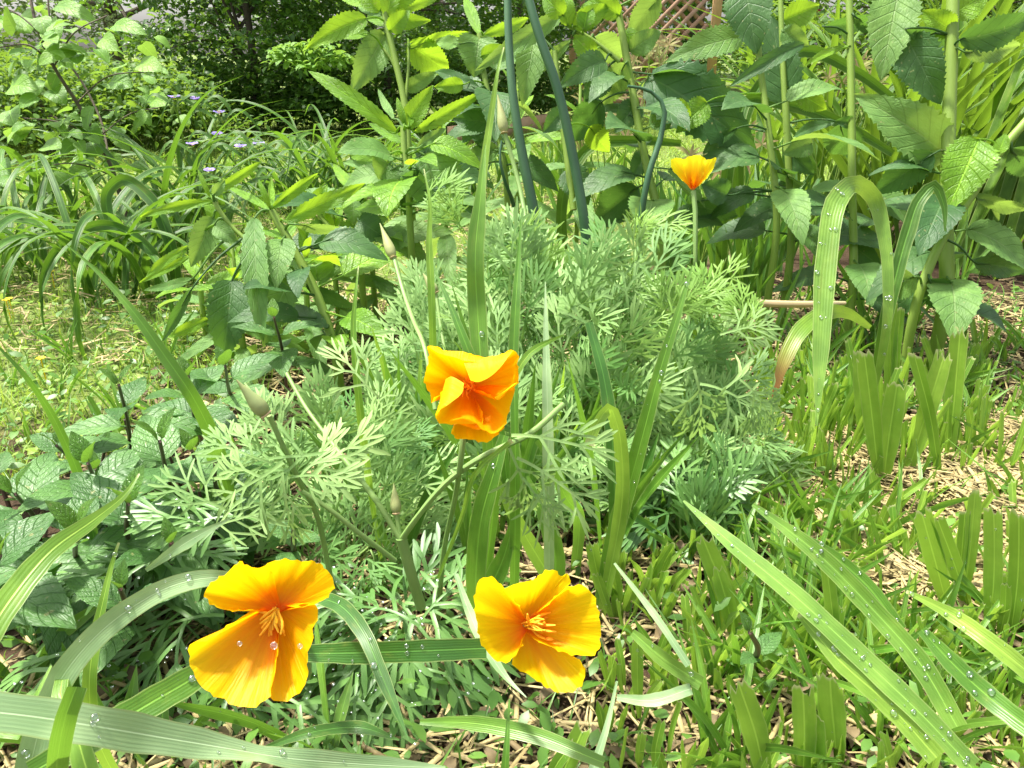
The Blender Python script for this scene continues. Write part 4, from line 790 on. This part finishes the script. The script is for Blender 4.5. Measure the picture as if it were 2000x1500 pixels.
def shoot(x0, y0, x1, y1, D, sz):
    p0, p1 = L(x0, y0, D), L(x1, y1, D); base = drop(p0); th = Thing('broadleaf_plant', 'young leafy shoot with long pointed leaves between the lawn and the feathery mound', 'plant', base, 'young leafy shoots behind the mound')
    b = MB(); P = tube(b, [base, p0, p1], [.006, .005, .003], n=30, k=8, r=.6); th.part(b, 'stem', M['stalk']); a0 = U(0, 3)
    for i in range(7):
        q = P[int(29 - i * 3.6)]; k = min(1, .3 + .2 * i); el = 1.15 - .24 * min(i, 5)
        for h in (0, math.pi):
            a = a0 + 1.57 * i + h + U(-.2, .2); d = A(math.cos(a) * math.cos(el), math.sin(a) * math.cos(el), math.sin(el)); ln = sz * k * U(.85, 1.15); e = q + d * ln - A(0, 0, .1 * ln * i)
            b = MB(); leaf(b, q, e, ln * U(.3, .4), nz(A(0, -.25, 1) + rng.normal(0, .15, 3)), bend=.08, fold=U(.2, .4), prof='lance', serr=15, samp=.1, nu=9, wav=.06, quilt=.008); th.part(b, 'leaf', M['big_y' if i < 4 else 'big_g'])
for a in [(470, 640, 452, 470, 1.3, .12), (600, 600, 598, 470, 1.35, .12), (725, 500, 705, 352, 1.5, .14), (655, 540, 650, 420, 1.5, .13), (870, 420, 862, 250, 1.7, .15), (395, 600, 392, 500, 1.45, .12), (540, 560, 545, 480, 1.5, .12), (1010, 330, 1012, 120, 1.8, .16), (1130, 330, 1135, 110, 1.9, .16)]: shoot(*a)

# ------------------------------------------------------------------ onions
def onion(label, pts, w):
    b = MB(); P = [L(*p) for p in pts]
    if P[0][2] > 0.02: P = [drop(P[0])] + P
    tube(b, P, [x * pts[0][2] / F / 2 for x in w], n=26, k=14, r=U(0, 1)); return tag(b.build('green_onion', M['onion']), label, 'onion', 'onion stalks')
onion('left of two tall dark blue green onion stalks', [(1045, 430, 1.18), (1018, 290, 1.16), (1000, 170, 1.15), (993, 60, 1.15), (991, -60, 1.15)], [26, 24, 20, 16, 14])
onion('right of two tall dark blue green onion stalks', [(1143, 450, 1.2), (1120, 310, 1.18), (1088, 170, 1.16), (1050, 60, 1.15), (1018, -60, 1.15)], [20, 20, 19, 18, 16])
onion('dewy onion stalk bent over beside the tall leafy stem', [(1270, 330, 1.25), (1292, 260, 1.25), (1296, 205, 1.24), (1270, 178, 1.24), (1226, 168, 1.23)], [10, 12, 13, 12, 5])
onion('thin drooping grey green onion leaf left of the tall onion stalks', [(1000, 390, 1.2), (985, 350, 1.16), (976, 310, 1.15), (980, 275, 1.15)], [12, 10, 9, 4])
b = MB(); tube(b, [L(1480, 592, .98), L(1530, 594, 1.0), L(1590, 594, 1.03), L(1650, 592, 1.06)], np.array([14, 14, 13, 8]) / F / 2, k=10)
tag(b.build('dried_plant', plainmat('dry_stalk', (.16, .22, .12), (.62, .42, .22), scale=14)), 'fallen drying stalk lying level behind the drooping leaf', 'stalk')

# ------------------------------------------------------------------ strap leaved clumps
def strap_leaf(b, base, az, ln, w, arch, r=None):
    d = A(math.cos(az), math.sin(az), 0); t = np.linspace(0, 1, 6)
    a0 = math.pi / 2 - U(.1, .35); ang = a0 - arch * t ** 1.3 * (1 + .3 * t); st = ln / 5
    P = [np.asarray(base, float)]
    for k in range(1, 6): P.append(P[-1] + (d * math.cos(ang[k]) + A(0, 0, 1) * math.sin(ang[k])) * st)
    ribbon(b, P, [w * .7, w, w, w * .85, w * .5, w * .04], roll=U(-15, 15), nu=5, n=22, fold=.35, r=r, facing=nz(-d * .6 + A(0, 0, 1) + A(U(-.2, .2), U(-.2, .2), 0)), wav=.04)
def clump(label, base, n, ln, w, arch, name='daylily', cat='daylily', grp='daylily clumps', mat='strap', jit=.05, az=(0, 6.28)):
    th = Thing(name, label, cat, base, grp); base = np.asarray(base, float)
    for i in range(n):
        b = MB(); strap_leaf(b, base + A(U(-jit, jit), U(-jit, jit), -.01), U(*az), U(*ln), U(*w), U(*arch)); th.part(b, 'leaf', M[mat])
    return th
clump('big daylily clump at left with arching leaves over the lawn', G(255, 560), 44, (.42, .66), (.014, .022), (1.2, 2.6), jit=.10)
clump('daylily clump at the left edge with leaves drooping onto the lawn', G(60, 520), 34, (.40, .6), (.013, .02), (1.5, 2.7), jit=.10)
clump('daylily clump behind the big one beneath the purple flowers', G(370, 480), 40, (.45, .65), (.013, .02), (.8, 2.3), jit=.12)
clump('daylily clump in front of the hedge beside the yellow green shoot', G(640, 400), 40, (.5, .75), (.014, .022), (1.2, 2.5), jit=.2)
clump('daylily clump far left behind the sapling', G(60, 430), 36, (.45, .7), (.014, .022), (1.2, 2.5), jit=.2)
clump('daylily clump between the two yellow green leafy plants', G(560, 400), 34, (.35, .55), (.012, .02), (1.0, 2.3), jit=.16)
clump('daylily clump right behind the yellow green shoot', G(880, 380), 26, (.4, .6), (.014, .022), (1.0, 2.4), jit=.15)
# iris / sword leaves at right
clump('sword leaved iris fan at the right edge leaning right', G(1920, 520), 40, (.8, 1.15), (.022, .034), (.25, .9), 'iris_plant', 'iris', 'sword leaved irises', 'iris', .14, (-.7, .9))
clump('sword leaved iris behind the thickest stalk', G(1790, 480), 44, (.7, 1.1), (.02, .032), (.2, 1.1), 'iris_plant', 'iris', 'sword leaved irises', 'iris', .16)
clump('sword leaved iris behind the slim bare stalk', G(1640, 450), 36, (.6, .95), (.02, .03), (.3, 1.4), 'iris_plant', 'iris', 'sword leaved irises', 'iris', .16)
clump('sword leaved iris far back at the right edge', G(1960, 400), 44, (.9, 1.3), (.022, .034), (.2, .9), 'iris_plant', 'iris', 'sword leaved irises', 'iris', .3)
clump('sword leaved iris behind the very large drooping leaf', G(1470, 400), 26, (.6, .9), (.02, .028), (.4, 1.5), 'iris_plant', 'iris', 'sword leaved irises', 'iris', .16)
def explicit(label, pts, w, mat, D, name='folded_daylily', cat='daylily', **k):
    P = [L(p[0], p[1], p[2] if len(p) > 2 else D) for p in pts]
    if P[0][2] > .02 and k.pop('root', True): P = [drop(P[0])] + P; w = [w[0]] + list(w)
    b = MB(); ribbon(b, P, [x * D / F for x in w], n=40, nu=7, **k); return tag(b.build(name, M[mat]), label, cat)
explicit('spotted leaf folded over at its middle hanging in front of the stalks', [(1735, 580), (1728, 470), (1706, 385), (1672, 358, .98), (1638, 385, .96), (1615, 500, .94), (1605, 650, .92), (1595, 832, .9)], [10, 18, 22, 30, 40, 38, 28, 3], 'wide', 1.0, drops=40, dr=.0028, fold=.12)
explicit('shorter folded leaf right of the spotted one', [(1745, 560), (1775, 450), (1800, 385), (1825, 362), (1842, 395), (1846, 452)], [16, 22, 26, 28, 22, 3], 'strap', 1.08, fold=.25, drops=6, dr=.0022)
explicit('drooping leaf with a browned ragged tip', [(1700, 640, 1.02), (1655, 612, .99), (1600, 616, .95), (1560, 650, .93), (1530, 710, .92), (1508, 785, .92)], [10, 22, 30, 32, 26, 4], 'brown_tip', .95, fold=.12, drops=4, root=False)
for k, (pts, w) in enumerate([([(1440, 250), (1457, 200), (1545, 206), (1640, 240), (1744, 300)], 24), ([(1500, 150), (1562, 101), (1671, 140), (1760, 206)], 24), ([(1120, 330), (1150, 290), (1240, 275), (1330, 280)], 22)]):
    explicit(['dark strap leaf arching below the upright dark leaf', 'dark strap leaf arching across the slim bare stalk', 'dark strap leaf reaching right from the onions'][k], pts, [w, w, w, w * .6], 'strap', 1.55, name='arching_daylily', fold=.3)
explicit('daylily leaf bent sharply over at far left', [(330, 470), (290, 385), (235, 352), (212, 372), (215, 440), (235, 520)], [22, 24, 22, 22, 18, 3], 'strap', 1.75, name='bent_daylily', fold=.3)
explicit('daylily leaf arching low to the left edge', [(300, 500), (200, 440), (120, 480), (85, 540), (78, 590)], [20, 22, 22, 18, 3], 'strap', 1.7, name='bent_daylily', fold=.3)
explicit('blue green leaf arching upright beside the purple flowers', [(420, 420), (385, 330), (355, 285), (352, 350)], [20, 22, 20, 4], 'strap', 2.2, name='bent_daylily', fold=.3)

# ------------------------------------------------------------------ spiderwort
th = Thing('spiderwort', 'spiderwort with small purple flowers above the daylilies', 'spiderwort', G(410, 440))
for k, (x, y) in enumerate([(340, 192), (384, 195), (428, 222), (425, 264), (376, 284), (470, 288), (506, 284), (410, 335)]):
    D = U(1.95, 2.1); p = L(x, y, D); b = MB(); tube(b, [G(410 + U(-30, 30), 440), (p + G(410, 440)) / 2 + A(U(-.03, .03), 0, .1), p - A(0, 0, .005)], [.004, .003, .002], k=6); th.part(b, 'stem', M['stalk'])
    b = MB()
    for j in range(3):
        a = j * 2.1 + k; d = nz(A(math.cos(a), math.sin(a), .35)); leaf(b, p, p + d * .018, .018, A(0, -.3, 1), prof='oval', bend=.1, nu=5, nv=8)
    o = th.part(b, 'flower', M['purple']); 
    b = MB(); stamens(b, p, A(0, 0, 1), 6, .006, .5, .0008); s_ = b.build('stamens', M['yellow']); s_.parent = o
    b = MB()
    for j in range(9): 
        q = p + A(U(-.02, .02), U(-.02, .02), U(-.035, -.012)); tube(b, [q - A(0, 0, .008), q, q + A(0, 0, .008)], [.001, .0035, .001], n=7, k=6)
    th.part(b, 'flower_bud', M['stalk'])
    for j in (-1, 1):
        b = MB(); ribbon(b, [p - A(0, 0, .02), p + A(j * .05, 0, .01), p + A(j * .11, U(-.03, .03), -.06)], [.010, .012, .001], n=10, facing=(0, -.6, 1)); th.part(b, 'leaf', M['strap'])

# ------------------------------------------------------------------ sapling at left
th = Thing('sapling', 'young tree sapling with two thin stems and heart shaped leaves at left', 'sapling', G(245, 430))
stem_px = [([(248, 420, 2.3), (225, 345, 2.28), (190, 270, 2.25), (150, 200, 2.2), (105, 130, 2.15), (75, 60, 2.1), (50, -60, 2.1)], 9), ([(240, 410, 2.3), (215, 320, 2.35), (195, 230, 2.4), (160, 160, 2.4), (110, 90, 2.4), (90, -40, 2.4)], 6), ([(105, 130, 2.15), (60, 90, 2.1), (0, 92, 2.1)], 4), ([(190, 270, 2.25), (120, 240, 2.2), (40, 230, 2.2)], 3.5), ([(150, 200, 2.2), (210, 150, 2.2), (290, 140, 2.2)], 3.5), ([(105, 130, 2.15), (150, 60, 2.1), (210, 30, 2.1)], 3.5), ([(225, 345, 2.28), (150, 320, 2.2), (60, 330, 2.2)], 3), ([(190, 270, 2.25), (260, 220, 2.3), (310, 210, 2.3)], 3), ([(75, 60, 2.1), (20, 20, 2.1), (-30, 10, 2.1)], 3)]
SP = []
for i, (pts, w) in enumerate(stem_px):
    P = [L(*p) for p in pts]; 
    if i < 2: P = [drop(P[0])] + P
    b = MB(); Q = tube(b, P, np.linspace(1, .6, 4) * w * 2.2 / F / 2, n=30, k=8); th.part(b, 'stem' if i < 2 else 'branch', M['bark']); SP.append(Q[8:])
SPp = np.concatenate(SP); b = MB()
for (x0, y0, x1, y1, w) in [(145, 98, 72, 128, 40), (222, 50, 286, 68, 30), (272, 125, 318, 140, 42), (55, 165, 65, 190, 60), (20, 170, 75, 175, 50), (40, 30, 62, 65, 60), (100, 45, 118, 75, 40), (110, 12, 190, 45, 36), (20, 215, 30, 245, 50), (200, 75, 232, 100, 36), (215, 160, 260, 170, 44), (100, 175, 130, 205, 40), (170, 250, 200, 280, 40), (60, 240, 30, 285, 24), (300, 195, 330, 205, 24), (30, 60, 20, 40, 50), (85, 285, 120, 290, 40), (0, 320, 20, 340, 40)]:
    D = U(2.05, 2.25); a, e = L(x0, y0, D), L(x1, y1, D - .03); ln = max(np.linalg.norm(e - a), .07); e = a + nz(e - a) * ln
    leaf(b, a, e, max(w * D / F, .05), nz(A(U(-.4, .4), -.7, .7)), bend=.1, prof='heart', fold=.15, nu=7, nv=12, serr=0)
for _ in range(130):
    p = SPp[int(rng.integers(len(SPp)))]; d = nz(A(rng.normal(0, .8), rng.normal(0, .6), U(-.5, .3))); ln = U(.035, .07); a = p + d * U(.01, .13); a = a + A(0, U(-.08, .12), 0)
    leaf(b, a, a + nz(d + A(0, 0, -.35)) * ln, ln * U(.65, .9), nz(A(U(-.6, .6), U(-.8, .1), 1)), bend=.1, prof='heart', fold=U(.05, .3), nu=5, nv=9)
th.part(b, 'foliage', M['sapling'])

# ------------------------------------------------------------------ hedge, shrubs and trees behind
def shrub(label, c, rad, n, lsz, mat, name='evergreen_shrub', cat='shrub', grp='shrubs and trees behind the garden', clumps=40, trunk=True, csz=(.18, .34), hollow=.25, tk=.03):
    c = np.asarray(c, float); rad = np.asarray(rad, float); th = Thing(name, label, cat, (c[0], c[1], 0), grp); b = MB()
    per = n // clumps
    if trunk:
        w = MB(); tube(w, [A(c[0], c[1], -.05), c * A(1, 1, .4) + A(.05, 0, 0), c + A(0, 0, rad[2] * .6)], [tk, tk * .7, tk * .2], n=14, k=8)
        for _ in range(9):
            d = nz(A(rng.normal(), rng.normal(), U(-.2, .9))); s0 = A(c[0], c[1], c[2] * U(.35, 1)); tube(w, [s0, s0 + d * rad * .45 + A(0, 0, .05), s0 + d * rad * .85], [tk * .4, tk * .25, tk * .08], n=8, k=5)
        th.part(w, 'trunk', M['bark'])
    for _ in range(clumps):
        d = nz(rng.normal(0, 1, 3)); k = U(hollow, 1) ** .5; p = c + d * rad * k
        if p[2] < .05: p[2] = U(.05, .4)
        r0 = U(*csz); dd = nz(rng.normal(0, 1, (per, 3))); dd[:, 2] = np.abs(dd[:, 2]) * .8 - .15
        ps = p + dd * r0 * rng.uniform(.3, 1, (per, 1)) ** .6 * A(1.2, 1.2, .75)
        ps = ps[ps[:, 2] > .01]; m_ = len(ps)
        if m_ == 0: continue
        Ms = rots(m_, rng.normal(-.1, .45, m_)) * rng.uniform(lsz[0], lsz[1], m_)[:, None, None]
        b.many(TL[int(rng.integers(3))], Ms, ps, np.clip(rng.normal(U(.2, .75), .18, m_), 0, 1))
    th.part(b, 'foliage', M[mat]); return th
shrub('dark evergreen bush filling the back at left centre', (-.85, 5.5, 1.0), (1.1, .7, 1.5), 26000, (.03, .06), 'hedge', clumps=220)
shrub('dark evergreen bush behind the daylilies and purple flowers', (-1.7, 5.4, .75), (.75, .6, 1.2), 18000, (.03, .06), 'hedge', clumps=190)
shrub('dark evergreen bush behind the yellow green shoot', (.0, 6.6, 1.0), (.75, .6, 1.5), 15000, (.035, .07), 'hedge', clumps=130)
shrub('low bushy shrub at the far left under the sapling', (-2.5, 4.4, .12), (.9, .6, .30), 9000, (.03, .06), 'far', clumps=90)
shrub('green shrub at the left edge behind the sapling stems', (-3.5, 5.2, .2), (1.2, .8, .42), 10000, (.04, .08), 'far', clumps=90)
shrub('airy pale tree with sky showing through above the sapling', (-5.6, 12, 2.3), (1.8, 1.3, 2.4), 9000, (.06, .11), 'far_gray', 'tree', 'tree', clumps=110, csz=(.25, .5), tk=.12)
shrub('tall tree at the far left edge behind the green shrub', (-9.2, 12, 2.4), (1.9, 1.6, 2.8), 9000, (.07, .13), 'far', 'tree', 'tree', clumps=110, csz=(.3, .6), tk=.12)
shrub('tall dark tree rising behind the evergreen bushes', (-1.0, 10, 2.6), (2.8, 1.5, 2.9), 24000, (.07, .12), 'hedge', 'tree', 'tree', clumps=150, csz=(.3, .6), tk=.15)
shrub('tall dark tree behind the lattice panel', (2.6, 12.5, 2.4), (2.6, 1.5, 2.6), 14000, (.07, .12), 'hedge', 'tree', 'tree', clumps=140, csz=(.3, .6), tk=.15)
shrub('sunlit shrub behind the sword leaved plants at right', (3.0, 6.0, .7), (1.3, .8, 1.1), 11000, (.04, .09), 'far', clumps=110)
shrub('sunlit shrub at the right edge behind the irises', (4.9, 6.5, .9), (1.3, .9, 1.4), 10000, (.04, .09), 'far', clumps=100)
shrub('tall tree behind the right hand shrubs', (7.5, 13, 2.6), (3.0, 1.8, 3.0), 11000, (.07, .13), 'far', 'tree', 'tree', clumps=110, csz=(.3, .6), tk=.15)
shrub('small leafy branch of a shrub hanging before the dark evergreen', L(600, 118, 3.6), (.16, .10, .05), 500, (.03, .055), 'sapling', clumps=14, trunk=False, csz=(.05, .09))
# far wood that closes the view
b = MB(); n = 30000; ps = np.stack([rng.uniform(-22, 22, n), rng.uniform(16, 21, n), 6.5 * rng.random(n) ** 1.1 * (1 - .0 * rng.random(n))], -1)
gap = (np.abs(ps[:, 0] + 8.6) < 2.0) & (ps[:, 2] > .9); ps = ps[~gap | (rng.random(n) < .12)]
b.many(TL[0], rots(len(ps), rng.normal(-.1, .5, len(ps))) * rng.uniform(.18, .34, len(ps))[:, None, None], ps, rng.random(len(ps)))
tag(b.build('far_wood', M['far']), 'mass of woodland foliage far behind the garden', 'woods', kind='stuff')

# ------------------------------------------------------------------ lattice, plank, posts, small far things
def box(b, c, half, axes=None, r=.5):
    ax = np.eye(3) if axes is None else np.asarray(axes); V = np.array([[x, y, z] for x in (-1, 1) for y in (-1, 1) for z in (-1, 1)], float) * half
    b.add(V @ ax + c, np.tile([0, 0, r], (8, 1)), [(0, 1, 3, 2), (4, 6, 7, 5), (0, 4, 5, 1), (2, 3, 7, 6), (0, 2, 6, 4), (1, 5, 7, 3)])
LY = 7.6
def atY(px, py, y): d = ray(px, py); return CAM + d * (y / d[1])
x0, x1 = atY(1125, 100, LY)[0], atY(1378, 100, LY)[0]; z0, z1 = .12, 1.75
th = Thing('lattice_panel', 'diagonal wooden lattice panel at the back between leaves', 'lattice', ((x0 + x1) / 2, LY, 0))
for sg, dy in ((1, 0), (-1, .014)):
    b = MB(); p = x0 - (z1 - z0)
    while p < x1 + (z1 - z0):
        # slat from bottom (p,z0) going up at 45 degrees, clipped to the panel
        t0, t1 = 0.0, z1 - z0; xa = p if sg > 0 else p
        lo = max(0, (x0 - xa) * sg if sg > 0 else (xa - x1)); hi = min(t1, (x1 - xa) if sg > 0 else (xa - x0))
        if hi - lo > .04:
            a = A(xa + sg * lo, LY + dy, z0 + lo); e = A(xa + sg * hi, LY + dy, z0 + hi); d = nz(e - a); n_ = A(0, 1, 0); s_ = np.cross(d, n_)
            box(b, (a + e) / 2, A(np.linalg.norm(e - a) / 2, .006, .017), np.stack([d, n_, s_]), U(0, 1))
        p += .115
    th.part(b, 'slats', M['lattice'], smooth=False)
b = MB()
for (c, hf) in [(A((x0 + x1) / 2, LY + .007, z0 - .03), A((x1 - x0) / 2 + .03, .02, .03)), (A(x0 - .03, LY + .007, .85), A(.03, .02, .9))]: box(b, c, hf)
th.part(b, 'frame', M['lattice'], smooth=False)
b = MB(); box(b, A(x1 + .07, LY + .01, 1.0), A(.035, .035, 1.02)); box(b, A(x1 + .07, LY + .01, 2.03), A(.045, .045, .012)); tag(b.build('wooden_post', M['post'], smooth=False), 'tan wooden post at the right end of the lattice', 'post')
pa, pb = G(880, 285), G(1085, 252); d = nz(pb - pa); b = MB(); box(b, (pa + pb) / 2 + A(0, 0, .05), A(np.linalg.norm(pb - pa) / 2, .02, .055), np.stack([d, np.cross(A(0, 0, 1), d), A(0, 0, 1)])); box(b, pa + A(.03, -.05, .04), A(.02, .02, .05)); tag(b.build('edging_plank', M['plank'], smooth=False), 'weathered plank edging a bed behind the onion stalks', 'plank')
c = atY(1572, 18, 7.0); b = MB(); box(b, A(c[0], 7.0, c[2] / 2 + .1), A(.05, .03, c[2] / 2 + .1)); gp = Thing('grey_slab', 'grey upright board with a white edge glimpsed between the stalks', 'slab', (c[0], 7.0, 0)); gp.part(b, 'slab', M['grey'], smooth=False)  # unidentified grey object, drawn as a plain upright box
b = MB(); box(b, A(c[0] + .058, 6.995, c[2] / 2 + .1), A(.006, .03, c[2] / 2 + .1)); gp.part(b, 'edge_strip', M['white'], smooth=False)
c = atY(1589, 32, 6.9); b = MB(); tube(b, [A(c[0], 6.9, c[2] - .05), c, A(c[0], 6.9, c[2] + .05)], [.03, .045, .05, .05], n=8, k=14); tube(b, [A(c[0], 6.9, 0), A(c[0], 6.9, c[2] - .05)], [.015, .015], n=4, k=8); tag(b.build('red_nub', M['red']), 'small red knob on a thin rod beside the grey board', 'nub')  # unidentified red object, drawn as a rounded knob on a rod
# pinkish weed behind the upright poppy
for (px, py, D, nm) in [(1420, 300, 1.75, 'pink stemmed weed behind the upright yellow poppy'), (1640, 165, 2.1, 'pink tinged weed behind the slim bare stalk'), (1200, 230, 1.9, 'pink tinged weed behind the tall stem of mid green leaves'), (1275, 95, 2.2, 'pale weed shoots in front of the lattice')]:
    base = drop(L(px, py + 60, D)); th = Thing('pink_weed', nm, 'weed', base, 'pink tinged weeds'); b, s_ = MB(), MB()
    for _ in range(11):
        p = L(px + U(-80, 80), py + U(-45, 50), D + U(-.1, .1)); tube(s_, [base + A(U(-.05, .05), U(-.05, .05), 0), (base + p) / 2 + A(U(-.03, .03), 0, .05), p], [.002, .0015, .001], n=9, k=5)
        for k in range(7):
            a = k * .9 + U(0, 1); d = nz(A(math.cos(a), U(-.4, .2), math.sin(a) * .8 + .2)); leaf(b, p, p + d * U(.025, .05), .009, A(0, -.8, .6), prof='lance', nu=3, nv=7)
    th.part(s_, 'stem', M['stalk']); th.part(b, 'foliage', M['pink'])
for (px, py) in [(100, 532), (18, 585), (80, 702), (12, 588), (225, 495)]:
    p = G(px, py, .03); b = MB()
    for k in range(5): a = k * 1.257; leaf(b, p, p + A(math.cos(a) * .008, math.sin(a) * .008, .003), .008, A(0, 0, 1), prof='oval', nu=3, nv=5)
    tube(b, [p - A(0, 0, .04), p], [.001, .001], n=4, k=5); tag(b.build('buttercup', M['yellow']), 'tiny yellow flower in the mown lawn at left', 'flower', 'tiny yellow flowers in the lawn')

# ------------------------------------------------------------------ ground cover (nobody could count it)
def lawnblock(n, xr, yr, size, name, mat, label, T=TB, clover=.3, keep=None, zo=0.0):
    b = MB(); x = rng.uniform(*xr, n); y = yr[0] + (yr[1] - yr[0]) * rng.random(n) ** 1.9
    if keep is not None: k = keep(x, y); x, y = x[k], y[k]
    n = len(x); h = rng.uniform(*size, n) * (1 + .25 * y); ps = np.stack([x, y, gz(x, y) + zo], -1); rs = np.clip(.5 + .35 * np.sin(x * 5 + 2) * np.cos(y * 4) + rng.normal(0, .25, n), 0, 1)
    c = rng.random(n) < clover; i = np.where(~c)[0]
    for k, t in enumerate(T):
        j = i[k::len(T)]; b.many(t, zrots(len(j)) * h[j][:, None, None], ps[j], rs[j])
    j = np.where(c)[0]; q = ps[j] + np.stack([0 * j, 0 * j, rng.uniform(.2, .9, len(j)) * h[j]], -1)
    b.many(TL[2], rots(len(j), rng.normal(.1, .3, len(j))) * (h[j] * .42)[:, None, None], q, rs[j])
    return tag(b.build(name, M[mat]), label, kind='stuff', cat='grass')
lawnblock(120000, (-4.2, 2.6), (.85, 6.5), (.014, .036), 'lawn_grass', 'lawn', 'short mown yellow green lawn with clippings behind the garden bed', keep=lambda x, y: (y > 1.25 + np.clip((x + .35) * 1.8, -.4, 1.8)))
lawnblock(14000, (-.9, 1.2), (.38, 1.7), (.02, .045), 'ground_weeds', 'weed', 'low weeds and fine grass covering the bed between the plants', clover=.55, keep=lambda x, y: (rng.random(len(x)) < np.where((x > .12) & (y < 1.0), .30, .8)))
def straw(n, region, rad, ln, name, mat, label, zr):
    b = MB()
    t = MB(); tube(t, [(0, -.5, 0), (.02, 0, .015), (0, .5, 0)], [1, 1], n=3, k=4, r=.5, cap=False)
    T = t.freeze()
    px, py = region; x, y = rng.uniform(*px, n), py[0] + (py[1] - py[0]) * rng.random(n) ** 1.2
    Lh = rng.uniform(*ln, n); rd = rng.uniform(*rad, n); B = rots(n, rng.normal(0, .13, n))
    V0 = T.v0.copy(); cx = np.array([0.0, 0, 0])
    for k in range(n): pass
    # cross-section scale and length scale differ, so scale columns
    S = np.stack([rd * 1.4, Lh, rd * .6], -1); Ms = B * S[:, None, :]
    T.v0 = V0
    b.many(T, Ms, np.stack([x, y, gz(x, y) + rng.uniform(*zr, n)], -1), np.clip(rng.normal(.55, .28, n), 0, 1))
    return tag(b.build(name, M[mat]), label, 'straw', kind='stuff')
straw(9000, ((-.45, 1.25), (.40, 1.75)), (.0006, .0017), (.02, .10), 'straw_mulch', 'straw', 'loose golden straw mulch spread over the bed', (.004, .016))
straw(5200, ((.30, .85), (.64, .98)), (.0007, .0017), (.03, .13), 'bright_straw', 'straw', 'bright heap of straw at the right among the cut grass', (.010, .024))
straw(8000, ((-.6, 1.3), (.38, 1.9)), (.0007, .0022), (.012, .06), 'old_straw', 'straw_dark', 'older brown straw and bark litter on the soil', (.0, .010))
straw(5000, ((-3, .3), (1.3, 3.4)), (.0008, .0016), (.02, .07), 'grass_clippings', 'straw', 'dry grass clippings scattered over the lawn', (.012, .03))

b = MB(); n = 4200; x = rng.uniform(-.6, 1.3, n); y = .38 + 1.4 * rng.random(n) ** 1.3
b.many(TL[1], rots(n, rng.normal(0, .25, n)) * rng.uniform(.006, .026, n)[:, None, None], np.stack([x, y, gz(x, y) + rng.uniform(.002, .016, n)], -1), np.clip(rng.normal(.4, .3, n), 0, 1))
tag(b.build('leaf_litter', M['straw_dark']), 'brown crumbs of dead leaf and bark lying in the straw', 'litter', kind='stuff')

# ------------------------------------------------------------------ dew
def ico():
    p = (1 + 5 ** .5) / 2; V = nz(np.array([(-1, p, 0), (1, p, 0), (-1, -p, 0), (1, -p, 0), (0, -1, p), (0, 1, p), (0, -1, -p), (0, 1, -p), (p, 0, -1), (p, 0, 1), (-p, 0, -1), (-p, 0, 1)], float))
    Fc = [(0, 11, 5), (0, 5, 1), (0, 1, 7), (0, 7, 10), (0, 10, 11), (1, 5, 9), (5, 11, 4), (11, 10, 2), (10, 7, 6), (7, 1, 8), (3, 9, 4), (3, 4, 2), (3, 2, 6), (3, 6, 8), (3, 8, 9), (4, 9, 5), (2, 4, 11), (6, 2, 10), (8, 6, 7), (9, 8, 1)]
    V = list(map(tuple, V)); out = []; cache = {}
    def mid(a, b_):
        k = (min(a, b_), max(a, b_))
        if k not in cache: V.append(tuple(nz(np.array(V[a]) + np.array(V[b_])))); cache[k] = len(V) - 1
        return cache[k]
    for a, b_, c in Fc: x, y, z = mid(a, b_), mid(b_, c), mid(c, a); out += [(a, x, z), (b_, y, x), (c, z, y), (x, y, z)]
    t = MB(); t.add(np.array(V), np.tile([0, 0, .5], (len(V), 1)), t=out); return t.freeze()
IC = ico(); b = MB()
for p, n_, r_ in DROPS:
    n_ = nz(n_); s_ = nz(np.cross(n_, A(.3, .8, .1))); b.inst(IC, np.stack([s_ * r_, np.cross(n_, s_) * r_, n_ * r_ * .55], -1), p, .5)
for (px, py, D, r_) in [(535, 1261, DA - .0035, .0020), (468, 1257, DA - .004, .0014), (586, 1262, DA - .001, .0014)]:
    b.inst(IC, np.stack([RGT, UPV, -FWD * .5], -1) * r_, L(px, py, D), .5)
tag(b.build('dew_drops', M['water']), 'clear water drops beaded on the grass blades and poppy leaves', 'water drops', kind='stuff')
